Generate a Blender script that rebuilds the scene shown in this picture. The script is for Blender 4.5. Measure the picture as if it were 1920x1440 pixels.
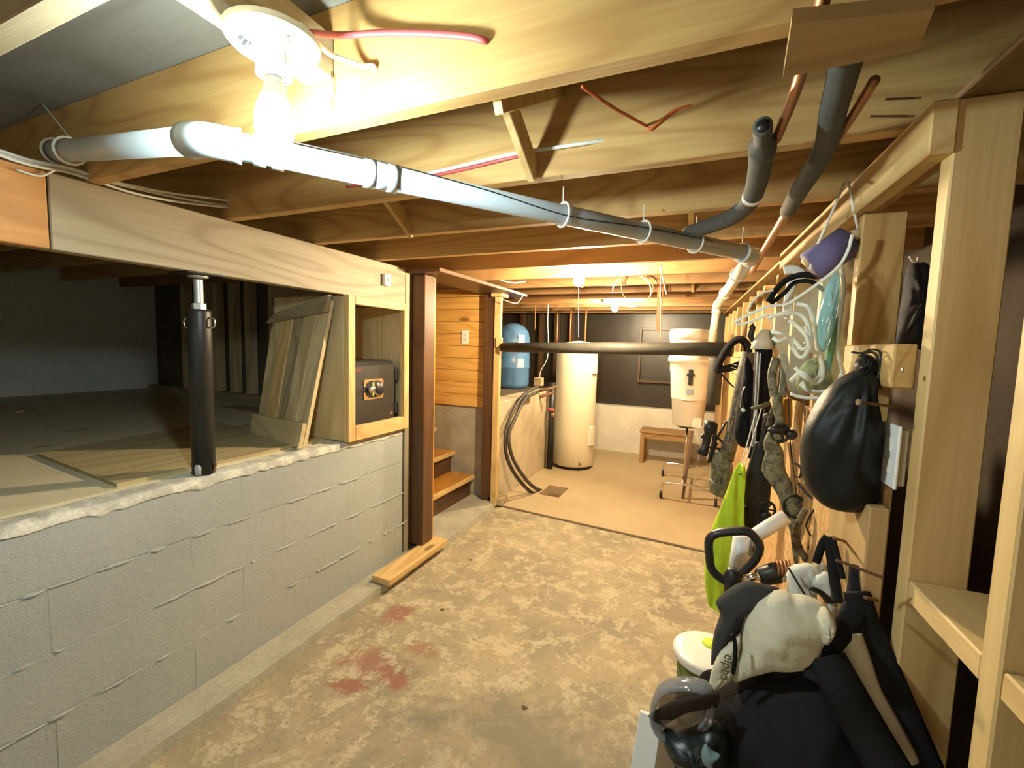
import bpy, math, random
from mathutils import Vector as V, Matrix, noise as noise_
random.seed(7)
for o in list(bpy.data.objects): bpy.data.objects.remove(o)
S = bpy.context.scene
COL = S.collection
# ------------------------------------------------------------------ camera, world, exposure
FPX, PITCH, YAW, ROLL, EYE = 840., math.radians(4.9), math.radians(23.7), math.radians(1.6), 1.40
fw = V((-math.sin(YAW)*math.cos(PITCH), math.cos(YAW)*math.cos(PITCH), -math.sin(PITCH)))
r0 = V((math.cos(YAW), math.sin(YAW), 0)); u0 = r0.cross(fw)
RT = math.cos(ROLL)*r0 + math.sin(ROLL)*u0
UP = -math.sin(ROLL)*r0 + math.cos(ROLL)*u0
CAM = V((0, 0, EYE))
cd = bpy.data.cameras.new('camera'); cam = bpy.data.objects.new('camera', cd); COL.objects.link(cam)
cd.sensor_width = 36; cd.lens = 36*FPX/1920; cd.clip_start = .02; cd.clip_end = 60
cam.matrix_world = Matrix(((RT.x, UP.x, -fw.x, 0), (RT.y, UP.y, -fw.y, 0), (RT.z, UP.z, -fw.z, EYE), (0, 0, 0, 1)))
S.camera = cam
w = bpy.data.worlds.new('world'); S.world = w; w.use_nodes = True
w.node_tree.nodes['Background'].inputs[0].default_value = (1.0, .90, .70, 1)
w.node_tree.nodes['Background'].inputs[1].default_value = .55
S.view_settings.view_transform = 'Standard'; S.view_settings.look = 'None'
S.view_settings.gamma = 1; S.view_settings.use_curve_mapping = False
S.view_settings.exposure = 0.66
BULB_NEAR = ((.82, .97, .96), 430); BULB_FAR = ((1.0, .79, .50), 1650)

# measuring helpers: a point of the photograph taken onto a real plane of the room
def ray(x, y): return fw + RT*((x-960)/FPX) - UP*((y-720)/FPX)
def onX(x, y, X): d = ray(x, y); return CAM + d*(X/d.x)
def onY(x, y, Y): d = ray(x, y); return CAM + d*(Y/d.y)
def onZ(x, y, Z): d = ray(x, y); return CAM + d*((Z-EYE)/d.z)
RWX, RWK = .4135, .05                                   # right stud wall: X = RWX - RWK*Y
def onW(x, y, off=0): d = ray(x, y); return CAM + d*((RWX-off)/(d.x+RWK*d.y))
RWO = V((RWX, 0, 0)); RWD = V((-RWK, 1, 0)).normalized(); RWN = V((1, RWK, 0)).normalized()
def rw(off, s, z): return RWO + RWD*s - RWN*off + V((0, 0, z))

# ------------------------------------------------------------------ materials
def nodes(name):
    m = bpy.data.materials.new(name); m.use_nodes = True
    nt = m.node_tree; b = nt.nodes['Principled BSDF']
    return m, nt, b
def N(nt, t, **k):
    n = nt.nodes.new(t)
    for a, v in k.items():
        if a.startswith('i_'):
            n.inputs[a[2:].replace('_', ' ')].default_value = v
        else: setattr(n, a, v)
    return n
def ramp(nt, fac, stops):
    r = N(nt, 'ShaderNodeValToRGB'); nt.links.new(fac, r.inputs[0])
    e = r.color_ramp.elements
    while len(e) < len(stops): e.new(.5)
    for q, (p, c) in zip(e, stops): q.position = p; q.color = (*c, 1) if len(c) == 3 else c
    return r.outputs[0]
def mixc(nt, fac, a, b, mode='MIX'):
    m = N(nt, 'ShaderNodeMix', data_type='RGBA', blend_type=mode)
    for sock, v in ((0, fac), (6, a), (7, b)):
        if hasattr(v, 'links') or hasattr(v, 'is_linked'): nt.links.new(v, m.inputs[sock])
        else: m.inputs[sock].default_value = v if sock == 0 else (*v, 1)
    return m.outputs[2]
def math_(nt, op, a, b=0.0, c=None):
    m = N(nt, 'ShaderNodeMath', operation=op)
    for i, v in enumerate((a, b) if c is None else (a, b, c)):
        if hasattr(v, 'is_linked'): nt.links.new(v, m.inputs[i])
        else: m.inputs[i].default_value = v
    return m.outputs[0]
def coords(nt, scale=(1, 1, 1), rnd=True):
    tc = N(nt, 'ShaderNodeTexCoord'); mp = N(nt, 'ShaderNodeMapping')
    mp.inputs['Scale'].default_value = scale
    nt.links.new(tc.outputs['Object'], mp.inputs['Vector'])
    if rnd:
        oi = N(nt, 'ShaderNodeObjectInfo'); mul = N(nt, 'ShaderNodeVectorMath', operation='SCALE')
        cx = N(nt, 'ShaderNodeCombineXYZ')
        for i in range(3): nt.links.new(oi.outputs['Random'], cx.inputs[i])
        nt.links.new(cx.outputs[0], mul.inputs[0]); mul.inputs['Scale'].default_value = 17.3
        nt.links.new(mul.outputs[0], mp.inputs['Location'])
    return mp.outputs[0]
def bump(nt, b, h, strength=.3, dist=.004):
    bp = N(nt, 'ShaderNodeBump'); bp.inputs['Strength'].default_value = strength; bp.inputs['Distance'].default_value = dist
    nt.links.new(h, bp.inputs['Height']); nt.links.new(bp.outputs[0], b.inputs['Normal'])
def noise(nt, vec, scale, detail=4, rough=.55, dist=0):
    n = N(nt, 'ShaderNodeTexNoise'); n.inputs['Scale'].default_value = scale; n.inputs['Detail'].default_value = detail
    n.inputs['Roughness'].default_value = rough; n.inputs['Distortion'].default_value = dist
    nt.links.new(vec, n.inputs['Vector']); return n.outputs['Fac']
WC = {}
def wood(axis='x', light=(.62, .40, .145), dark=(.40, .21, .06), ring=26, knots=True, rough=.62, key=None, grain=.8):
    k = (axis, light, dark, ring, knots)
    if k in WC: return WC[k]
    m, nt, b = nodes('wood_%s_%d' % (axis, len(WC)))
    s = {'x': (.16, 1, 1), 'y': (1, .16, 1), 'z': (1, 1, .16)}[axis]
    v = coords(nt, s)
    n1 = noise(nt, v, 3.2, 1.5, .4, .3)
    rings = math_(nt, 'MULTIPLY_ADD', math_(nt, 'SINE', math_(nt, 'MULTIPLY', n1, ring*4.2)), .5, .5)
    rr = ramp(nt, rings, [(0, dark), (.10, tuple(.35*a+.65*c for a, c in zip(light, dark))), (.38, tuple(.85*a+.15*c for a, c in zip(light, dark))), (1, light)])
    v2 = coords(nt, tuple(q*(.25 if q < 1 else 1) for q in s))
    fine = noise(nt, v2, 90, 3, .6)
    base = mixc(nt, grain, light, rr)
    big = noise(nt, v, 1.4, 2)
    base = mixc(nt, math_(nt, 'MULTIPLY', big, .5), base, tuple(q*.75 for q in light))
    c = mixc(nt, ramp(nt, fine, [(.35, (.34,)*3), (.65, (0,)*3)]), base, dark)
    if knots:
        vo = N(nt, 'ShaderNodeTexVoronoi'); vo.inputs['Scale'].default_value = 2.3
        s3 = {'x': (.6, 1.7, 1.7), 'y': (1.7, .6, 1.7), 'z': (1.7, 1.7, .6)}[axis]
        nt.links.new(coords(nt, s3), vo.inputs['Vector'])
        kf = ramp(nt, vo.outputs['Distance'], [(.0, (1,)*3), (.06, (.9,)*3), (.095, (0,)*3)])
        c = mixc(nt, kf, c, tuple(q*.42 for q in dark))
    nt.links.new(c, b.inputs['Base Color']); b.inputs['Roughness'].default_value = rough
    bump(nt, b, fine, .18, .002)
    WC[k] = m; return m
def plain(name, col, rough=.5, metal=0., var=.12, scale=14, bmp=0., trans=0., alpha=1., sheen=0., spec=.5, ior=1.45):
    m, nt, b = nodes(name)
    v = coords(nt)
    n = noise(nt, v, scale, 4)
    c = mixc(nt, n, tuple(q*(1-var) for q in col), tuple(min(1, q*(1+var)) for q in col))
    nt.links.new(c, b.inputs['Base Color']); b.inputs['Roughness'].default_value = rough; b.inputs['Metallic'].default_value = metal
    b.inputs['Transmission Weight'].default_value = trans; b.inputs['Alpha'].default_value = alpha
    b.inputs['Specular IOR Level'].default_value = spec; b.inputs['IOR'].default_value = ior
    if sheen: b.inputs['Sheen Weight'].default_value = sheen
    if bmp: bump(nt, b, noise(nt, v, scale*3, 3), bmp, .004)
    return m
def emis(name, col, s):
    m, nt, b = nodes(name)
    b.inputs['Base Color'].default_value = (*col, 1); b.inputs['Emission Color'].default_value = (*col, 1)
    b.inputs['Emission Strength'].default_value = s; return m
def blotch(name, a, b2, scale, lo, hi, rough=.85, fine=60, bmp=.4, third=None):
    m, nt, b = nodes(name); v = coords(nt, rnd=False)
    n = noise(nt, v, scale, 6, .62)
    c = mixc(nt, ramp(nt, n, [(lo, (0,)*3), (hi, (1,)*3)]), a, b2)
    f = noise(nt, v, fine, 4, .7)
    c = mixc(nt, ramp(nt, f, [(.4, (.25,)*3), (.62, (0,)*3)]), c, tuple(q*.6 for q in a))
    if third:
        c = mixc(nt, ramp(nt, noise(nt, v, scale*2.3, 5, .6, .5), [(.55, (0,)*3), (.66, (.8,)*3)]), c, third)
    nt.links.new(c, b.inputs['Base Color']); b.inputs['Roughness'].default_value = rough
    bump(nt, b, f, bmp, .004); return m

PINE = {a: wood(a) for a in 'xyz'}
PALE = {a: wood(a, (.70, .50, .22), (.50, .30, .10), 18) for a in 'xyz'}
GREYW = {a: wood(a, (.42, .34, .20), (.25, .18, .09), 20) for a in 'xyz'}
CRATE = {a: wood(a, (.68, .56, .32), (.42, .31, .14), 12) for a in 'xyz'}
BROWN = {a: wood(a, (.12, .058, .026), (.06, .028, .013), 14, False, .38) for a in 'xyz'}
HONEY = {a: wood(a, (.62, .30, .055), (.42, .17, .025), 14, True, .35) for a in 'xyz'}
KNOTTY = {a: wood(a, (.74, .44, .125), (.56, .27, .05), 14, True, .4) for a in 'xyz'}
ORANGE = {a: wood(a, (.55, .27, .075), (.36, .15, .035), 20, True) for a in 'xyz'}
OAK = {a: wood(a, (.36, .21, .075), (.24, .13, .04), 14, False, .5) for a in 'xyz'}
OLDW = wood('x', (.36, .20, .075), (.22, .11, .035), 20, True)
PLY = wood('x', (.42, .30, .14), (.30, .20, .085), 10, False, .7)
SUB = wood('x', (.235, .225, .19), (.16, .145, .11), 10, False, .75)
OSB = blotch('osb', (.52, .30, .11), (.68, .44, .20), 26, .42, .58, .75, 90, .5, (.40, .20, .06))
WHITE_P = plain('white_plastic', (.80, .80, .76), .35, var=.03)
PVC = plain('pvc', (.44, .51, .55), .32, var=.05, scale=6)
PVC_W = plain('pvc_warm', (.74, .70, .60), .35, var=.06)
CONC = blotch('conc', (.30, .27, .20), (.42, .38, .28), 5, .35, .65)
CONC_TAN = blotch('conc_tan', (.40, .33, .21), (.56, .48, .33), 4, .35, .65)
MORTAR = blotch('mortar', (.46, .46, .40), (.72, .71, .62), 16, .42, .58, .9, 70, .8)
BLACK_M = plain('black_metal', (.025, .024, .022), .42, .2, .5, 20)
BLACK_P = plain('black_plastic', (.018, .018, .017), .38, var=.3)
BLACK_F = plain('black_fabric', (.0095, .0095, .0105), .8, var=.5, scale=30, bmp=.4, spec=.25)
NYLON = plain('black_nylon', (.012, .0125, .011), .5, var=.5, scale=18, bmp=.3, spec=.22)
STEEL = plain('steel', (.55, .54, .50), .3, 1., .1)
CHROME = plain('chrome', (.72, .70, .66), .15, 1., .05)
GALV = plain('galvanized', (.50, .51, .49), .45, .7, .25, 40)
RUST = plain('rust', (.20, .10, .05), .7, .5, .4, 30)
COPPER = plain('copper', (.36, .17, .08), .45, .7, .3, 12)
FOAM = plain('grey_foam', (.085, .085, .075), .85, var=.3, scale=40, bmp=.3)
FOAM_B = plain('black_foam', (.06, .056, .042), .6, var=.35, scale=18, bmp=.2)
CORD_W = plain('white_cord', (.80, .80, .72), .6, var=.06)
ROMEX = plain('cable_white', (.66, .66, .60), .45, var=.08)
RED = plain('red_sheath', (.52, .10, .10), .4, var=.1)
ORG = plain('orange_sheath', (.60, .13, .03), .5, var=.12)
LIME = plain('lime_fabric', (.52, .72, .03), .55, var=.15, scale=12, bmp=.25)
BEIGE = plain('beige_canvas', (.60, .56, .42), .85, var=.12, scale=22, bmp=.5)
BEIGE_D = plain('beige_lining', (.40, .35, .24), .85, var=.2, scale=22, bmp=.4)
CHAR = plain('charcoal_fabric', (.030, .029, .028), .85, var=.35, scale=26, bmp=.4)
WCLOTH = plain('white_cloth', (.62, .64, .58), .8, var=.12, scale=18, bmp=.4)
BLUE_T = plain('blue_tank', (.085, .19, .36), .3, var=.1)
CREAM = plain('cream_enamel', (.70, .64, .46), .35, var=.05, scale=5)
CREAM2 = plain('cream_panel', (.74, .69, .54), .4, var=.05)
PURPLE = plain('purple_cloth', (.14, .12, .25), .8, var=.2, scale=40, bmp=.3)
TURQ = plain('turquoise', (.22, .62, .66), .5, var=.1)
GREEN = plain('green_plastic', (.03, .24, .09), .4, var=.2)
OLIVE = plain('olive', (.10, .14, .03), .6, var=.2)
CAMO = blotch('camo', (.085, .075, .05), (.21, .18, .12), 34, .45, .55, .6, 120, .2, (.03, .028, .02))
CAMO_G = blotch('camo_green', (.12, .115, .065), (.26, .24, .15), 30, .44, .56, .6, 120, .2, (.035, .034, .022))
NAVY = plain('navy', (.03, .035, .055), .8, var=.3, bmp=.4)
AMBER = plain('amber', (.55, .30, .04), .25, var=.2)
POLY = plain('black_sheet', (.035, .027, .016), .35, var=.4, scale=3, bmp=.3)
WALLW = blotch('white_wall', (.62, .58, .47), (.74, .70, .58), 3, .35, .65, .8, 50, .25)
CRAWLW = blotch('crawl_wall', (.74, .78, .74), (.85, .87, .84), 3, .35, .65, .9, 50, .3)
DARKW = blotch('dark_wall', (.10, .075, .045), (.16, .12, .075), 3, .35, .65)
def glassy(name, col, alpha, rough=.12):
    m, nt, b = nodes(name); b.inputs['Base Color'].default_value = (*col, 1); b.inputs['Roughness'].default_value = rough
    t = N(nt, 'ShaderNodeBsdfTransparent'); t.inputs[0].default_value = (*[min(1, .75+.25*q) for q in col], 1)
    mx = N(nt, 'ShaderNodeMixShader'); mx.inputs[0].default_value = alpha
    nt.links.new(t.outputs[0], mx.inputs[1]); nt.links.new(b.outputs[0], mx.inputs[2])
    nt.links.new(mx.outputs[0], nt.nodes['Material Output'].inputs[0]); return m
CLEAR = glassy('clear_vinyl', (.85, .87, .76), .16)
LENS = glassy('smoked_lens', (.30, .24, .18), .55, .05)
BLUEFILM = glassy('blue_film', (.25, .62, .72), .6)

def floor_mat():
    m, nt, b = nodes('floor_concrete'); v = coords(nt, rnd=False)
    n = noise(nt, v, 2.1, 8, .68, .4)
    c = mixc(nt, ramp(nt, n, [(.40, (0,)*3), (.56, (1,)*3)]), (.27, .235, .16), (.38, .32, .20))
    n2 = noise(nt, v, 8, 12, .82, .3)
    c = mixc(nt, ramp(nt, n2, [(.515, (0,)*3), (.545, (.85,)*3)]), c, (.50, .445, .30))
    sp = noise(nt, v, 45, 4, .7)
    c = mixc(nt, ramp(nt, sp, [(.33, (.6,)*3), (.44, (0,)*3)]), c, (.17, .12, .07))
    # a bare greyer patch, two red paint spills, and pale cracks, all fixed to the slab
    sx = N(nt, 'ShaderNodeSeparateXYZ'); nt.links.new(v, sx.inputs[0])
    def spot(x, y, rx, ry, soft=.9, nz=n2, amt=.55):
        dx = math_(nt, 'DIVIDE', math_(nt, 'SUBTRACT', sx.outputs[0], x), rx)
        dy = math_(nt, 'DIVIDE', math_(nt, 'SUBTRACT', sx.outputs[1], y), ry)
        d = math_(nt, 'SQRT', math_(nt, 'ADD', math_(nt, 'MULTIPLY', dx, dx), math_(nt, 'MULTIPLY', dy, dy)))
        d = math_(nt, 'ADD', d, math_(nt, 'MULTIPLY', math_(nt, 'SUBTRACT', nz, .5), 3.2))
        return ramp(nt, d, [(.35, (amt,)*3), (soft, (0,)*3)])
    g = onZ(1000, 1400, 0)
    c = mixc(nt, spot(g.x, g.y, .62, .30, 1., n, .8), c, (.19, .175, .125))
    for (px, py, rx, ry, am) in ((690, 1245, .26, .14, .65), (748, 1150, .10, .14, .75), (650, 1285, .13, .06, .8), (740, 1270, .12, .08, .75), (790, 1215, .14, .07, .5)):
        q = onZ(px, py, 0); c = mixc(nt, spot(q.x, q.y, rx, ry, .75, n2, am), c, (.27, .095, .06))
    vv = N(nt, 'ShaderNodeTexVoronoi', feature='DISTANCE_TO_EDGE'); vv.inputs['Scale'].default_value = 1.25
    ds = N(nt, 'ShaderNodeVectorMath', operation='ADD'); nt.links.new(v, ds.inputs[0])
    nn = N(nt, 'ShaderNodeTexNoise'); nn.inputs['Scale'].default_value = 3.; nn.inputs['Detail'].default_value = 5
    sc = N(nt, 'ShaderNodeVectorMath', operation='SCALE'); sc.inputs['Scale'].default_value = .35
    nt.links.new(v, nn.inputs['Vector']); nt.links.new(nn.outputs['Color'], sc.inputs[0]); nt.links.new(sc.outputs[0], ds.inputs[1])
    nt.links.new(ds.outputs[0], vv.inputs['Vector'])
    cr = math_(nt, 'MULTIPLY', ramp(nt, vv.outputs['Distance'], [(.0, (1,)*3), (.012, (0,)*3)]), ramp(nt, noise(nt, v, 1.3, 2), [(.5, (0,)*3), (.6, (.7,)*3)]))
    c = mixc(nt, cr, c, (.58, .46, .28))
    nt.links.new(c, b.inputs['Base Color']); b.inputs['Roughness'].default_value = .7
    bump(nt, b, n2, .35, .006); return m
def block_mat():
    m, nt, b = nodes('painted_block'); v = coords(nt, rnd=False)
    n = noise(nt, v, 3, 5); f = noise(nt, v, 110, 4, .7); g = noise(nt, v, 14, 6, .7)
    c = mixc(nt, n, (.33, .365, .36), (.41, .435, .42))
    c = mixc(nt, ramp(nt, g, [(.62, (0,)*3), (.72, (.5,)*3)]), c, (.50, .51, .48))
    c = mixc(nt, ramp(nt, f, [(.3, (.35,)*3), (.45, (0,)*3)]), c, (.30, .30, .27))
    nt.links.new(c, b.inputs['Base Color']); b.inputs['Roughness'].default_value = .75
    h = math_(nt, 'ADD', f, math_(nt, 'MULTIPLY', g, 2.)); bump(nt, b, h, .5, .004); return m
def crawl_floor():
    m, nt, b = nodes('crawl_plywood'); v = coords(nt, (1, .25, 1), False)
    n = noise(nt, v, 6, 5); s = noise(nt, coords(nt, rnd=False), 5, 4, .6)
    c = mixc(nt, n, (.60, .55, .37), (.76, .69, .46))
    c = mixc(nt, ramp(nt, s, [(.28, (.9,)*3), (.36, (0,)*3)]), c, (.07, .055, .035))
    nt.links.new(c, b.inputs['Base Color']); b.inputs['Roughness'].default_value = .7; return m
BLOCK = block_mat()

# ------------------------------------------------------------------ mesh collector
class MB:
    def __init__(s): s.v = []; s.f = []
    def add(s, vs, fs):
        n = len(s.v); s.v += [V(p) for p in vs]; s.f += [tuple(i+n for i in f) for f in fs]; return s
    def hexa(s, p):                       # p: 8 points, bottom ring 0-3, top ring 4-7
        return s.add(p, [(0, 3, 2, 1), (4, 5, 6, 7), (0, 1, 5, 4), (1, 2, 6, 5), (2, 3, 7, 6), (3, 0, 4, 7)])
    def cham(s, o, ax, ay, az, c):        # chamfered box from corner o with edge vectors
        L = [ax.length, ay.length, az.length]; c = min(c, .4*min(L))
        e = [ax/L[0], ay/L[1], az/L[2]]; ctr = o+ax*.5+ay*.5+az*.5
        vs = []; idx = {}
        for sx in (-1, 1):
            for sy in (-1, 1):
                for sz in (-1, 1):
                    sg = (sx, sy, sz)
                    for k in range(3):
                        p = ctr.copy()
                        for q in range(3): p += e[q]*sg[q]*(L[q]/2-(0 if q == k else c))
                        idx[(sg, k)] = len(vs); vs.append(p)
        fs = []
        for k in range(3):
            a, b = (k+1) % 3, (k+2) % 3
            for sk in (-1, 1):
                ring = []
                for (u, w_) in ((-1, -1), (1, -1), (1, 1), (-1, 1)):
                    sg = [0, 0, 0]; sg[k] = sk; sg[a] = u; sg[b] = w_; ring.append(idx[(tuple(sg), k)])
                fs.append(tuple(ring if sk > 0 else ring[::-1]))
            for u in (-1, 1):
                for w_ in (-1, 1):
                    q = []
                    for sk in (-1, 1):
                        sg = [0, 0, 0]; sg[k] = sk; sg[a] = u; sg[b] = w_
                        q.append((idx[(tuple(sg), a)], idx[(tuple(sg), b)]))
                    f = (q[0][0], q[1][0], q[1][1], q[0][1]); fs.append(f if u*w_ > 0 else f[::-1])
        for sx in (-1, 1):
            for sy in (-1, 1):
                for sz in (-1, 1):
                    t = tuple(idx[((sx, sy, sz), k)] for k in range(3)); fs.append(t if sx*sy*sz > 0 else t[::-1])
        return s.add(vs, fs)
    def box(s, x0, x1, y0, y1, z0, z1, c=.003):
        return s.cham(V((x0, y0, z0)), V((x1-x0, 0, 0)), V((0, y1-y0, 0)), V((0, 0, z1-z0)), c)
    def wbox(s, o0, o1, y0, y1, z0, z1, c=.003):     # box in the frame of the right stud wall; o = distance into the room
        p = rw(o1, y0, z0); return s.cham(p, RWN*(o1-o0), RWD*(y1-y0), V((0, 0, z1-z0)), c)
    def bar(s, a, b, wd, th, side=None, c=.002):
        a, b = V(a), V(b); d = b-a; side = V(side or (0, 0, 1)); n = d.cross(side)
        if n.length < 1e-6: n = d.cross(V((1, 0, 0)))
        n.normalize(); t = n.cross(d).normalized()
        return s.cham(a-n*wd/2-t*th/2, n*wd, d, t*th, c) if n.cross(d).dot(t) > 0 else s.cham(a+n*wd/2-t*th/2, -n*wd, d, t*th, c)
    def tube(s, pts, r, n=10, closed=False, flat=None):
        pts = [V(p) for p in pts]; m = len(pts)
        rs = r if isinstance(r, (list, tuple)) else [r]*m
        up = None; rings = []
        for i in range(m):
            a = pts[i-1] if (i or closed) else pts[0]; b = pts[(i+1) % m] if (i < m-1 or closed) else pts[-1]
            t = (b-a); t = t.normalized() if t.length > 1e-9 else V((0, 0, 1))
            if up is None:
                up = t.orthogonal().normalized()
                if flat: up = (V(flat)-t*t.dot(V(flat))).normalized()
            else:
                up = up-t*up.dot(t); up = up.normalized() if up.length > 1e-6 else t.orthogonal().normalized()
            sd = t.cross(up); ra, rb = rs[i] if isinstance(rs[i], (list, tuple)) else (rs[i], rs[i])
            rings.append([pts[i]+up*math.cos(2*math.pi*k/n)*ra+sd*math.sin(2*math.pi*k/n)*rb for k in range(n)])
        vs = [p for g in rings for p in g]; fs = []
        for i in range(m if closed else m-1):
            j = (i+1) % m
            for k in range(n): fs.append((i*n+k, i*n+(k+1) % n, j*n+(k+1) % n, j*n+k))
        if not closed: fs += [tuple(range(n))[::-1], tuple((m-1)*n+k for k in range(n))]
        return s.add(vs, fs)
    def cyl(s, a, b, r, r2=None, n=16): return s.tube([a, b], [r, r if r2 is None else r2], n)
    def lathe(s, c, prof, n=24, axis=(0, 0, 1)):     # prof: (radius, height)
        ax = V(axis).normalized(); u = ax.orthogonal().normalized(); w_ = ax.cross(u); c = V(c)
        vs = []; fs = []
        for (r, h) in prof:
            vs += [c+ax*h+(u*math.cos(2*math.pi*k/n)+w_*math.sin(2*math.pi*k/n))*max(r, 1e-4) for k in range(n)]
        for i in range(len(prof)-1):
            for k in range(n): fs.append((i*n+k, i*n+(k+1) % n, (i+1)*n+(k+1) % n, (i+1)*n+k))
        fs += [tuple(range(n))[::-1], tuple((len(prof)-1)*n+k for k in range(n))]
        return s.add(vs, fs)
    def prism(s, poly, ext):
        n = len(poly); poly = [V(p) for p in poly]; e = V(ext)
        return s.add(poly+[p+e for p in poly], [tuple(range(n))[::-1], tuple(range(n, 2*n))]+[(i, (i+1) % n, n+(i+1) % n, n+i) for i in range(n)])
    def pillow(s, outline, nrm, thick, rings=7, seg=48, wob=.0, ctr=None, back=.6, seed=0, fold=0., fs_=10.):
        # a soft closed body: the outline sampled smoothly, shrinking rings raised front and back
        pts = spline([V(p) for p in outline], seg, True); nrm = V(nrm).normalized()
        c = V(ctr) if ctr is not None else sum(pts, V())/len(pts); n = len(pts); rg = random.Random(seed)
        ph = [rg.uniform(0, 6.28) for _ in range(6)]
        vs = list(pts); fs = []; prev_f = list(range(n)); prev_b = list(range(n))
        for k in range(1, rings+1):
            q = 1-(k/(rings+.35))**1.15; h = math.sqrt(max(0, 1-q*q))
            cf = []; cb = []; wn = int(n*.22*(1-q))
            sm = [sum((pts[(i+j) % n] for j in range(-wn, wn+1)), V())/(2*wn+1) for i in range(n)]
            for i, p in enumerate(sm):
                b0 = c+(p-c)*q; a = 2*math.pi*i/n
                wv = wob*(math.sin(3*a+ph[0]+5*q)+.7*math.sin(7*a+ph[1]-7*q)+.5*math.sin(11*a+ph[2]+9*q))*h
                if fold:
                    qq = b0*fs_; wv += fold*h*(noise_.noise(qq+V((seed, 0, 0)))+.5*noise_.noise(qq*2.3))
                cf.append(len(vs)); vs.append(b0+nrm*(thick*h+wv))
                cb.append(len(vs)); vs.append(b0-nrm*thick*h*back)
            for i in range(n):
                j = (i+1) % n
                fs.append((prev_f[i], prev_f[j], cf[j], cf[i])); fs.append((prev_b[j], prev_b[i], cb[i], cb[j]))
            prev_f, prev_b = cf, cb
        fs.append(tuple(prev_f)); fs.append(tuple(prev_b[::-1]))
        return s.add(vs, fs)
    def mesh(s, name, org):
        m = bpy.data.meshes.new(name); m.from_pydata([tuple(p-org) for p in s.v], [], s.f); m.update(); return m
    def build(s, name, mat, parent=None, smooth=False, kind=None, label=None, org=None):
        if parent is not None:
            base = V(parent['_o']) if '_o' in parent else V()
            org = base
        else:
            if org is None:
                org = V((sum(p.x for p in s.v)/len(s.v), sum(p.y for p in s.v)/len(s.v), min(p.z for p in s.v)))
            org = V(org)
        me = s.mesh(name, org); me.materials.append(mat)
        import bmesh
        bm = bmesh.new(); bm.from_mesh(me); bmesh.ops.recalc_face_normals(bm, faces=bm.faces); bm.to_mesh(me); bm.free()
        if smooth:
            for p in me.polygons: p.use_smooth = True
        o = bpy.data.objects.new(name, me); COL.objects.link(o)
        if parent is not None: o.parent = parent
        else: o.location = org
        o['_o'] = tuple(org)
        if kind: o['kind'] = kind
        if label: o['label'] = label
        return o
def spline(p, n, closed=False):
    m = len(p); out = []
    segs = m if closed else m-1
    for i in range(n):
        t = i*segs/(n if closed else n-1); k = min(int(t), segs-1); u = t-k
        g = (lambda q: p[q % m]) if closed else (lambda q: p[max(0, min(m-1, q))])
        a, b, c, d = g(k-1), g(k), g(k+1), g(k+2)
        out.append(.5*((2*b)+(c-a)*u+(2*a-5*b+4*c-d)*u*u+(3*b-a-3*c+d)*u*u*u))
    return out
def thing(name, loc, label, cat, group=None):
    o = bpy.data.objects.new(name, None); COL.objects.link(o); o.location = loc; o.empty_display_size = .05
    o['_o'] = tuple(loc); return tag(o, label, cat, group)
def tag(o, label, cat, group=None):
    o['label'] = label; o['category'] = cat
    if group: o['group'] = group
    return o
def lettering(txt, loc, right, up, size, mat, parent, ext=.0006):
    c = bpy.data.curves.new('lettering', 'FONT'); c.body = txt; c.size = size; c.extrude = ext; c.align_x = 'CENTER'; c.align_y = 'CENTER'
    t = bpy.data.objects.new('lettering_curve', c); COL.objects.link(t); bpy.context.view_layer.update()
    me = bpy.data.meshes.new_from_object(t.evaluated_get(bpy.context.evaluated_depsgraph_get())); bpy.data.objects.remove(t)
    me.materials.clear(); me.materials.append(mat)
    o = bpy.data.objects.new('lettering', me); COL.objects.link(o)
    r = V(right).normalized(); u = V(up).normalized(); n = r.cross(u); L = V(loc)-V(parent['_o'])
    o.parent = parent
    o.matrix_local = Matrix(((r.x, u.x, n.x, L.x), (r.y, u.y, n.y, L.y), (r.z, u.z, n.z, L.z), (0, 0, 0, 1))); return o
PX = lambda Y: (lambda pts: [onY(x, y, Y) for x, y in pts])
FRONT = V((0, -1, 0))

# ================================================================== STRUCTURE
# floors
SEAM0, SEAM1 = V((-1.70, 3.46, 0)), V((.75, 3.25, 0))
f = MB().prism([(-1.62, -1.8, -.1), (1.3, -1.8, -.1), (1.3, 3.20, -.1), (-1.62, 3.445, -.1)], (0, 0, .1))
FLOOR = f.build('floor', floor_mat(), kind='structure', org=(0, 0, 0))
BF = blotch('utility_floor', (.44, .345, .20), (.52, .41, .25), 2.2, .3, .7, .62, 130, .15)
hx0, hx1, hy0, hy1 = -1.40, -1.20, 3.88, 4.20
f = MB()
f.prism([(-1.75, 3.475, -.1), (hx0, 3.443, -.1), (hx0, 6.3, -.1), (-1.75, 6.3, -.1)], (0, 0, .112))
f.prism([(hx0, 3.443, -.1), (hx1, 3.425, -.1), (hx1, hy0, -.1), (hx0, hy0, -.1)], (0, 0, .112))
f.prism([(hx0, hy1, -.1), (hx1, hy1, -.1), (hx1, 6.3, -.1), (hx0, 6.3, -.1)], (0, 0, .112))
f.prism([(hx1, 3.425, -.1), (1.3, 3.22, -.1), (1.3, 6.3, -.1), (hx1, 6.3, -.1)], (0, 0, .112))
UF = f.build('floor', BF, kind='structure', org=(0, 0, 0))
MB().box(-2., 1.3, 3.15, 6.3, -.16, -.101, 0).build('base_slab', DARKW, UF)
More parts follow.
